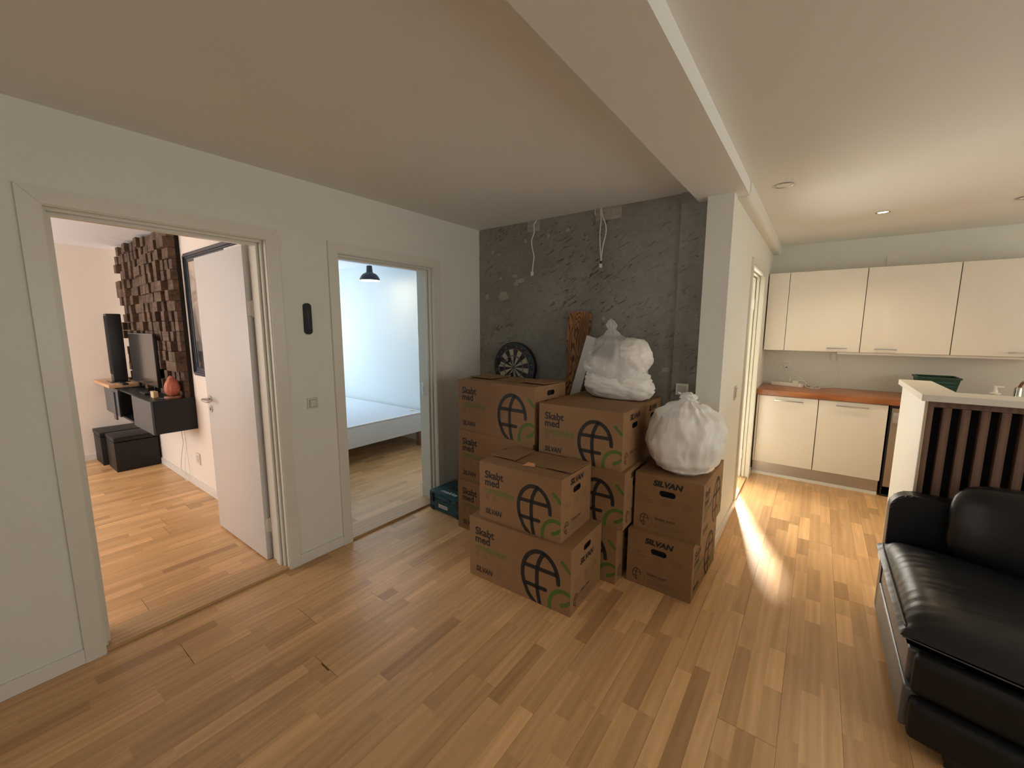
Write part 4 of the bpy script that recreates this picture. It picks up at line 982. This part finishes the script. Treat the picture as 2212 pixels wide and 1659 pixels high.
for i, (x0, x1) in enumerate(((-0.447, 0.050), (0.054, 0.560))):
    c = thing('base_cabinet', ('left white base cabinet, next to the kitchen doorway', 'right white base cabinet, beside the built-in dishwasher')[i], 'cabinet', (x0, 4.955, 0.15), 0, 'white base cabinets of the kitchen')
    part('cabinet_body', 'cab_in', c, 0, x1-x0, 0.02, 0.575, 0.0, 0.712)
    d = part('cabinet_door', 'cab', c, 0.0015, x1-x0-0.0015, 0, 0.019, 0.0, 0.708, bev=0.0012); handle(d, (x1-x0)/2 + (0.01 if i == 0 else 0.0), 0, 0.67, 0.24)
tag(obj('filler_panel', B(-0.466, -0.449, 4.965, 5.53, 0.15, 0.862), 'cab'), 'white side panel between the doorway and the base cabinets', 'panel')
kp = thing('plinth', 'brushed metal plinth below the base cabinets', 'plinth', (0, 0, 0))
part('plinth_panel', 'alu', kp, -0.466, 0.556, 5.005, 5.02, 0.028, 0.150); part('plinth_foot_strip', 'white_pl', kp, -0.466, 0.556, 4.995, 5.02, 0.0, 0.028)
wt = tag(obj('worktop', B(-0.476, 1.62, 4.935, 5.546, 0.866, 0.920, bev=0.004), 'worktop'), 'reddish brown wooden kitchen worktop on the white base cabinets', 'worktop'); auto_smooth(wt)
dw = thing('dishwasher', 'slim beige metal dishwasher front under the worktop beside the bar', 'dishwasher', (0.575, 4.965, 0))
part('dishwasher_door', 'dish', dw, 0.012, 0.59, 0.01, 0.03, 0.10, 0.835, bev=0.003); part('dishwasher_tub', 'black', dw, 0, 0.595, 0.03, 0.56, 0.02, 0.86); part('control_strip', 'steel', dw, 0.02, 0.58, 0.0, 0.012, 0.70, 0.80, bev=0.003)
part('dishwasher_kick', 'black', dw, 0.01, 0.59, 0.03, 0.05, 0.0, 0.1)
tag(obj('base_cabinet', B(1.18, 1.62, 4.96, 5.54, 0.0, 0.862), 'cab'), 'white base cabinet hidden behind the bar wall', 'cabinet')
# socket, cords, power strip
so = thing('wall_socket', 'white wall socket with a plug above the left end of the worktop', 'socket', (-0.262, 5.55, 1.145))
part('socket_plate', 'white_pl', so, -0.04, 0.04, -0.01, 0, -0.045, 0.055, bev=0.003)
bm = bmesh.new(); cyl(bm, (-0.002, -0.01, 0.0), (-0.002, -0.045, -0.004), 0.022, 18); auto_smooth(obj('plug', bm, 'white_pl', so)); part('plug_sleeve', 'black', so, -0.008, 0.006, -0.04, -0.03, -0.036, -0.018)
ps = thing('power_strip', 'white power strip lying on the worktop under the socket', 'power strip', (-0.24, 5.40, 0.9205), math.radians(-20))
part('strip_body', 'white_pl', ps, -0.15, 0.15, -0.024, 0.024, 0, 0.038, bev=0.005)
for x in (-0.09, -0.03, 0.03): 
    bm = bmesh.new(); cyl(bm, (x, 0, 0.038), (x, 0, 0.0385), 0.017, 18); obj('outlet_well', bm, 'cab_in', ps)
bm = bmesh.new(); box(bm, 0.06, 0.10, -0.018, 0.018, 0.038, 0.062, bev=0.004); obj('plug', bm, 'white_pl', ps)
cable_obj('loose_cable', [(-0.264, 5.51, 1.11), (-0.25, 5.50, 1.05), (-0.225, 5.49, 1.01), (-0.215, 5.44, 0.985), (-0.22, 5.42, 0.965)], 0.0045, 'white_pl', 'grey cord from the wall socket to the power strip', 'cord')
cable_obj('loose_cable', [(-0.30, 5.50, 0.99), (-0.29, 5.49, 1.05), (-0.22, 5.48, 1.06), (-0.13, 5.46, 1.02), (-0.06, 5.42, 0.955), (-0.02, 5.38, 0.928)], 0.003, 'white_pl', 'thin cord looping in an arch above the power strip', 'cord')
cable_obj('loose_cable', [(-0.13, 5.33, 0.93), (-0.16, 5.32, 0.97), (-0.12, 5.31, 1.0), (-0.07, 5.31, 0.98), (-0.07, 5.30, 0.94), (-0.02, 5.30, 0.925), (0.05, 5.33, 0.925), (0.04, 5.36, 0.95), (-0.03, 5.35, 0.925), (0.1, 5.45, 0.925), (0.2, 5.5, 0.93)], 0.003, 'white_pl', 'thin white cord coiled loosely on the worktop in front of the power strip', 'cord')
ac = thing('light_adapter', 'small white adapter below the wall cabinet with a cord curving down to the worktop', 'adapter', (0.146, 5.54, 1.235))
part('adapter_body', 'white_pl', ac, -0.018, 0.018, -0.02, 0.0, -0.03, 0.06, bev=0.004)
cable_obj('adapter_cord', [(0, -0.012, -0.03), (0.02, -0.016, -0.08), (0.035, -0.02, -0.16), (0.02, -0.025, -0.24), (-0.03, -0.03, -0.29), (-0.10, -0.04, -0.308)], 0.0025, 'white_pl', parent=ac)
o = thing('junction_cover', 'faint cream junction cover on the wall above the kitchen cabinets', 'cover', (0.52, 5.55, 2.20)); part('cover_plate', 'wall', o, -0.045, 0.045, -0.008, 0, -0.055, 0.055, bev=0.003)
# green crate
gc = thing('crate', 'dark green open plastic crate on the worktop behind the bar', 'crate', (0.885, 5.27, 0.9205))
bm = bmesh.new()
def crate_ring(z, w, d, t): return
w0, d0, w1, d1_ = 0.105, 0.10, 0.135, 0.125; hh_ = 0.19
def quad4(bm, w, d, z): return [bm.verts.new((sx*w, sy*d, z)) for sx, sy in ((-1,-1),(1,-1),(1,1),(-1,1))]
a = quad4(bm, w0, d0, 0); b = quad4(bm, w1, d1_, hh_); c = quad4(bm, w1-0.006, d1_-0.006, hh_); d = quad4(bm, w0-0.004, d0-0.004, 0.006)
for p, q in ((a, b), (b, c), (c, d)):
    for i in range(4): bm.faces.new((p[i], p[(i+1) % 4], q[(i+1) % 4], q[i]))
bm.faces.new(a[::-1]); bm.faces.new(d)
obj('crate_body', bm, 'basket', gc)
bm = bmesh.new()
for s, ax in ((-1, 0), (1, 0), (-1, 1), (1, 1)):
    if ax == 0: box(bm, -w1-0.008, w1+0.008, s*d1_-0.008, s*d1_+0.008, hh_-0.006, hh_+0.01, bev=0.003)
    else: box(bm, s*w1-0.008, s*w1+0.008, -d1_, d1_, hh_-0.006, hh_+0.01, bev=0.003)
obj('crate_rim', bm, 'basket', gc)
bm = bmesh.new()
for k in range(5):
    z = 0.03 + k*0.03; f = z/hh_; w_ = w0+(w1-w0)*f; d_ = d0+(d1_-d0)*f
    box(bm, -w_*0.85, w_*0.85, -d_-0.004, -d_+0.002, z, z+0.009)
obj('crate_ribs', bm, 'teal', gc)
# soap pump and tap
sb = thing('soap_dispenser', 'white soap pump bottle on the worktop right of the green crate', 'soap bottle', (1.215, 5.10, 0.9205))
bm = bmesh.new(); lathe(bm, [(0.030, 0), (0.033, 0.006), (0.033, 0.075), (0.022, 0.09), (0.012, 0.094)], seg=28); auto_smooth(obj('bottle', bm, 'white_pl', sb), 40)
bm = bmesh.new(); lathe(bm, [(0.034, 0.094), (0.034, 0.099), (0.016, 0.103), (0.014, 0.125), (0.010, 0.126), (0.010, 0.150)], seg=28); box(bm, -0.012, 0.045, -0.010, 0.010, 0.148, 0.160, bev=0.003); auto_smooth(obj('pump', bm, 'white_pl', sb), 40)
fa = thing('kitchen_tap', 'chrome kitchen tap at the right edge of the photo', 'tap', (1.385, 5.28, 0.9205))
bm = bmesh.new(); lathe(bm, [(0.028, 0), (0.026, 0.03), (0.024, 0.13), (0.020, 0.14)], seg=24); auto_smooth(obj('tap_body', bm, 'steel', fa), 40)
bm = bmesh.new(); tube(bm, [(0, 0, 0.13), (0.01, -0.04, 0.19), (0.03, -0.12, 0.2), (0.04, -0.17, 0.16)], 0.011, 12); auto_smooth(obj('spout', bm, 'steel', fa), 60)
# downlights
for x, y, lit, lb in ((-0.255, 3.21, False, 'unlit round downlight in the ceiling near the pipe casing'), (0.318, 4.38, True, 'lit recessed downlight in the ceiling above the kitchen aisle'), (1.07, 4.47, False, 'recessed downlight at the right edge of the photo')):
    d = thing('downlight', lb, 'ceiling light', (x, y, CZ), 0, 'recessed ceiling downlights')
    bm = bmesh.new(); n = 36; pr = [(0.043, -0.001), (0.046, -0.004), (0.040, -0.006), (0.034, -0.003), (0.033, -0.001)]
    if not lit: pr = [(r*1.25, z) for r, z in pr]
    rg = [[bm.verts.new((r*math.cos(2*PI*i/n), r*math.sin(2*PI*i/n), z)) for i in range(n)] for r, z in pr]
    for a, b in zip(rg, rg[1:]):
        for i in range(n): bm.faces.new((a[i], a[(i+1) % n], b[(i+1) % n], b[i]))
    auto_smooth(obj('trim_ring', bm, 'steel', d), 50)
    bm = bmesh.new(); bmesh.ops.create_circle(bm, cap_ends=True, segments=32, radius=pr[-1][0], matrix=Matrix.Translation((0, 0, -0.0012)))
    obj('lens', bm, 'bulb2' if lit else 'ceil', d)
    if lit:
        l = bpy.data.lights.new('downlight_lamp', 'SPOT'); l.energy = 32; l.color = (1, 0.78, 0.48); l.spot_size = math.radians(130); l.spot_blend = 0.8; l.shadow_soft_size = 0.03
        lo = bpy.data.objects.new('downlight_lamp', l); COL.objects.link(lo); lo.location = (x, y, CZ-0.012)

# ==================================================================== BAR WALL
bar = thing('bar_counter', 'white half-height bar wall with a slatted front and a light top, behind the sofa', 'bar', (0, 0, 0))
bm = bmesh.new(); box(bm, 0.465, 0.585, 2.985, 3.64, 0, 1.186); box(bm, 0.585, 3.0, 2.985, 3.045, 0, 1.186); obj('half_wall', bm, 'barwhite', bar)
bm = bmesh.new(); prism(bm, [(0.445, 2.882), (3.0, 2.882), (3.0, 3.073), (0.598, 3.073), (0.598, 3.662), (0.445, 3.662)], 1.187, 1.220, bev=0.0015, seg=1); obj('bar_top', bm, 'bartop', bar)
part('side_skirting', 'base', bar, 0.452, 0.465, 3.0, 3.64, 0, 0.075)
part('front_edge_board', 'barwhite', bar, 0.465, 0.469, 2.925, 2.985, 0, 1.186); part('pine_edge', 'pine', bar, 0.470, 0.477, 2.925, 2.985, 0, 1.186)
part('felt_backing', 'felt', bar, 0.477, 3.0, 2.968, 2.984, 0, 1.186)
part('top_rail', 'slat', bar, 0.500, 3.0, 2.926, 2.967, 1.155, 1.185)
part('slat', 'slat', bar, 0.478, 0.500, 2.926, 2.967, 0.02, 1.185)
sm = B(0, 0.031, 0, 0.041, 0.02, 1.154, bev=0.001, seg=1); first = obj('slat', sm, 'slat', bar, loc=(0.534, 2.926, 0))
for i in range(1, 37):
    o = first.copy(); COL.objects.link(o); o.location = (0.534 + 0.0655*i, 2.926, 0)

# ==================================================================== SOFA
sofa = thing('leather_sofa', 'black leather sofa with piped seat cushion in front of the slatted bar', 'sofa', (0, 0, 0))
def soft(name, poly, z0, z1, bev, material, crown=0.0, seg=4, parent=sofa, sub=1):
    bm = bmesh.new(); prism(bm, poly, z0, z1, bev=bev, seg=seg)
    bmesh.ops.triangulate(bm, faces=[f for f in bm.faces if len(f.verts) > 4])
    o = obj(name, bm, material, parent); auto_smooth(o, 50); return o
def seatmesh(x0, x1, yf, yb, z0, z1, nx=110, ny=80, crown=0.03):
    """cushion as a closed grid; yf(x) front line"""
    bm = bmesh.new(); e = 0.045
    def P(u, v, top):
        x = x0 + (x1-x0)*u; y = yf(x) + (yb(x)-yf(x))*v
        du = min(u, 1-u)*(x1-x0); dv = min(v, 1-v)*(yb(x)-yf(x))
        k = (1-math.exp(-du/0.028))*(1-math.exp(-dv/0.055))
        zt = z1 - 0.080*(1-k) + crown*math.sin(PI*min(max(v, 0), 1))*0.5*k
        w = noise.noise(Vector((x*6+y*3, y*26, 1)))*0.006*math.exp(-du/0.18) + noise.noise(Vector((x*7, y*20, 5)))*0.003*math.exp(-du/0.6)
        return Vector((x, y, (zt + w) if top else z0))
    T = [[bm.verts.new(P(i/nx, j/ny, True)) for j in range(ny+1)] for i in range(nx+1)]
    cxm = (x0+x1)/2
    def Q(u, v, ox, z):
        p = P(u, v, False); a = -1 if u == 0 else (1 if u == 1 else 0); b = -1 if v == 0 else (1 if v == 1 else 0)
        return Vector((p.x + a*ox, p.y + b*ox, z))
    Bt = [[bm.verts.new(Q(i/nx, j/ny, -0.028, z0)) for j in range(ny+1)] for i in range(nx+1)]
    Md = {}
    for i in range(nx+1):
        for j in range(ny+1):
            if i in (0, nx) or j in (0, ny): Md[i, j] = bm.verts.new(Q(i/nx, j/ny, 0.018, z0 + (z1-z0)*0.30))
    T0, B0 = T, Bt
    for i in range(nx):
        for j in range(ny):
            bm.faces.new((T[i][j], T[i+1][j], T[i+1][j+1], T[i][j+1])); bm.faces.new((Bt[i][j], Bt[i][j+1], Bt[i+1][j+1], Bt[i+1][j]))
    def side(seq):
        for p, q in zip(seq, seq[1:]):
            bm.faces.new((T[p[0]][p[1]], T[q[0]][q[1]], Md[q], Md[p])); bm.faces.new((Md[p], Md[q], Bt[q[0]][q[1]], Bt[p[0]][p[1]]))
    side([(i, 0) for i in range(nx+1)]); side([(i, ny) for i in range(nx+1)]); side([(0, j) for j in range(ny+1)]); side([(nx, j) for j in range(ny+1)])
    return bm
sl_ = -0.26                                    # the front runs a little towards the room
fy = lambda x: 2.05 + sl_*(x-0.36)
bm = seatmesh(0.362, 1.35, lambda x: fy(x), lambda x: 2.845 - 0.25*(x-0.362), 0.350, 0.492)
o = obj('seat_cushion', bm, 'leather', sofa); auto_smooth(o, 60)
# piping on the left edge of the seat cushion
bm = bmesh.new(); tube(bm, [(0.360, 2.065, 0.416), (0.359, 2.2, 0.420), (0.359, 2.45, 0.420), (0.360, 2.7, 0.420), (0.366, 2.83, 0.416)], 0.004, 8); tube(bm, [(0.352, 2.036, 0.385), (0.62, 2.032+sl_*0.26, 0.383), (1.3, 2.032+sl_*0.94, 0.383)], 0.0025, 8)
auto_smooth(obj('piping', bm, 'piping_sheen', sofa), 60)
soft('side_panel', [(0.374, 2.04), (0.52, 2.03), (0.52, 2.80), (0.374, 2.80)], 0.215, 0.344, 0.012, 'leather_side')
soft('side_panel', [(0.366, 2.0), (0.52, 1.995), (0.52, 2.80), (0.366, 2.80)], 0.045, 0.212, 0.014, 'leather_side')
soft('front_pad', [(0.381, 1.985), (1.35, 1.985+sl_*0.97), (1.35, 2.06+sl_*0.97), (0.395, 2.06)], 0.195, 0.352, 0.030, 'matte_black')
soft('front_pad', [(0.379, 1.945), (1.35, 1.945+sl_*0.97), (1.35, 2.06+sl_*0.97), (0.392, 2.06)], 0.045, 0.192, 0.028, 'matte_black')
soft('plinth', [(0.50, 2.02), (1.35, 2.02+sl_*0.85), (1.35, 2.75), (0.50, 2.75)], 0.0, 0.045, 0.0, 'black', seg=1)
soft('front_foot', [(0.485, 1.935), (1.35, 1.935+sl_*0.87), (1.35, 2.015+sl_*0.87), (0.49, 2.015)], 0.0, 0.044, 0.004, 'black')
# rear frame of the sofa with a rounded top left corner
bm = bmesh.new()
x0, x1, ztp, r = 0.372, 2.3, 0.705, 0.085
pts = [(x0, 0.03), (x1, 0.03), (x1, ztp-0.02), (1.0, ztp-0.02), (0.62, ztp-0.006)] + [(x0+r+r*math.cos(math.radians(a)), ztp-r+r*math.sin(math.radians(a))) for a in range(90, 181, 10)]
a = [bm.verts.new((x, 2.818, z)) for x, z in pts]; b = [bm.verts.new((x, 2.905, z)) for x, z in pts]
bm.faces.new(a); bm.faces.new(b[::-1])
for i in range(len(pts)): bm.faces.new((a[i], a[(i+1) % len(pts)], b[(i+1) % len(pts)], b[i]))
bmesh.ops.bevel(bm, geom=[e for e in bm.edges if abs(e.verts[0].co.y-e.verts[1].co.y) < 1e-5 and e.verts[0].co.z > 0.1], offset=0.008, segments=3, affect='EDGES')
auto_smooth(obj('back_frame', bm, 'leather', sofa), 50)
# back cushion, tall and pillowy, seam on its left edge
def pillow(name, cx, cy, cz, w, d, h, rz, tilt, mt, parent):
    bm = bmesh.new(); bmesh.ops.create_cube(bm, size=1); bmesh.ops.subdivide_edges(bm, edges=bm.edges[:], cuts=13, use_grid_fill=True)
    for v in bm.verts:
        p = v.co*2
        q = Vector((math.copysign(abs(p.x)**1.0, p.x), p.y, p.z))
        ex = 5.0
        n = (abs(p.x)**ex + abs(p.y)**ex + abs(p.z)**ex)**(1/ex); q = q/max(n, 1e-6)*max(abs(p.x), abs(p.y), abs(p.z))
        bul = (1-p.x*p.x*0.55)*(1-p.z*p.z*0.6)
        wv = noise.noise(Vector((p.x*2, p.y*2, p.z*3)))*0.02
        v.co = Vector((q.x*w/2, q.y*d/2*(0.72+0.34*bul)+wv*d, q.z*h/2))
    bmesh.ops.transform(bm, verts=bm.verts[:], matrix=Matrix.Translation((cx, cy, cz)) @ Matrix.Rotation(rz, 4, 'Z') @ Matrix.Rotation(tilt, 4, 'X'))
    return auto_smooth(obj(name, bm, mt, parent), 70)
bc = pillow('back_cushion', 1.03, 2.63, 0.635, 0.95, 0.24, 0.40, math.radians(-22), math.radians(-8), 'leather', sofa)
pillow('back_cushion', 1.95, 2.36, 0.635, 0.9, 0.24, 0.40, math.radians(-10), math.radians(-8), 'leather', sofa)
soft('seat_base', [(1.35, 1.72), (2.3, 1.60), (2.3, 2.8), (1.35, 2.8)], 0.0, 0.45, 0.03, 'leather')
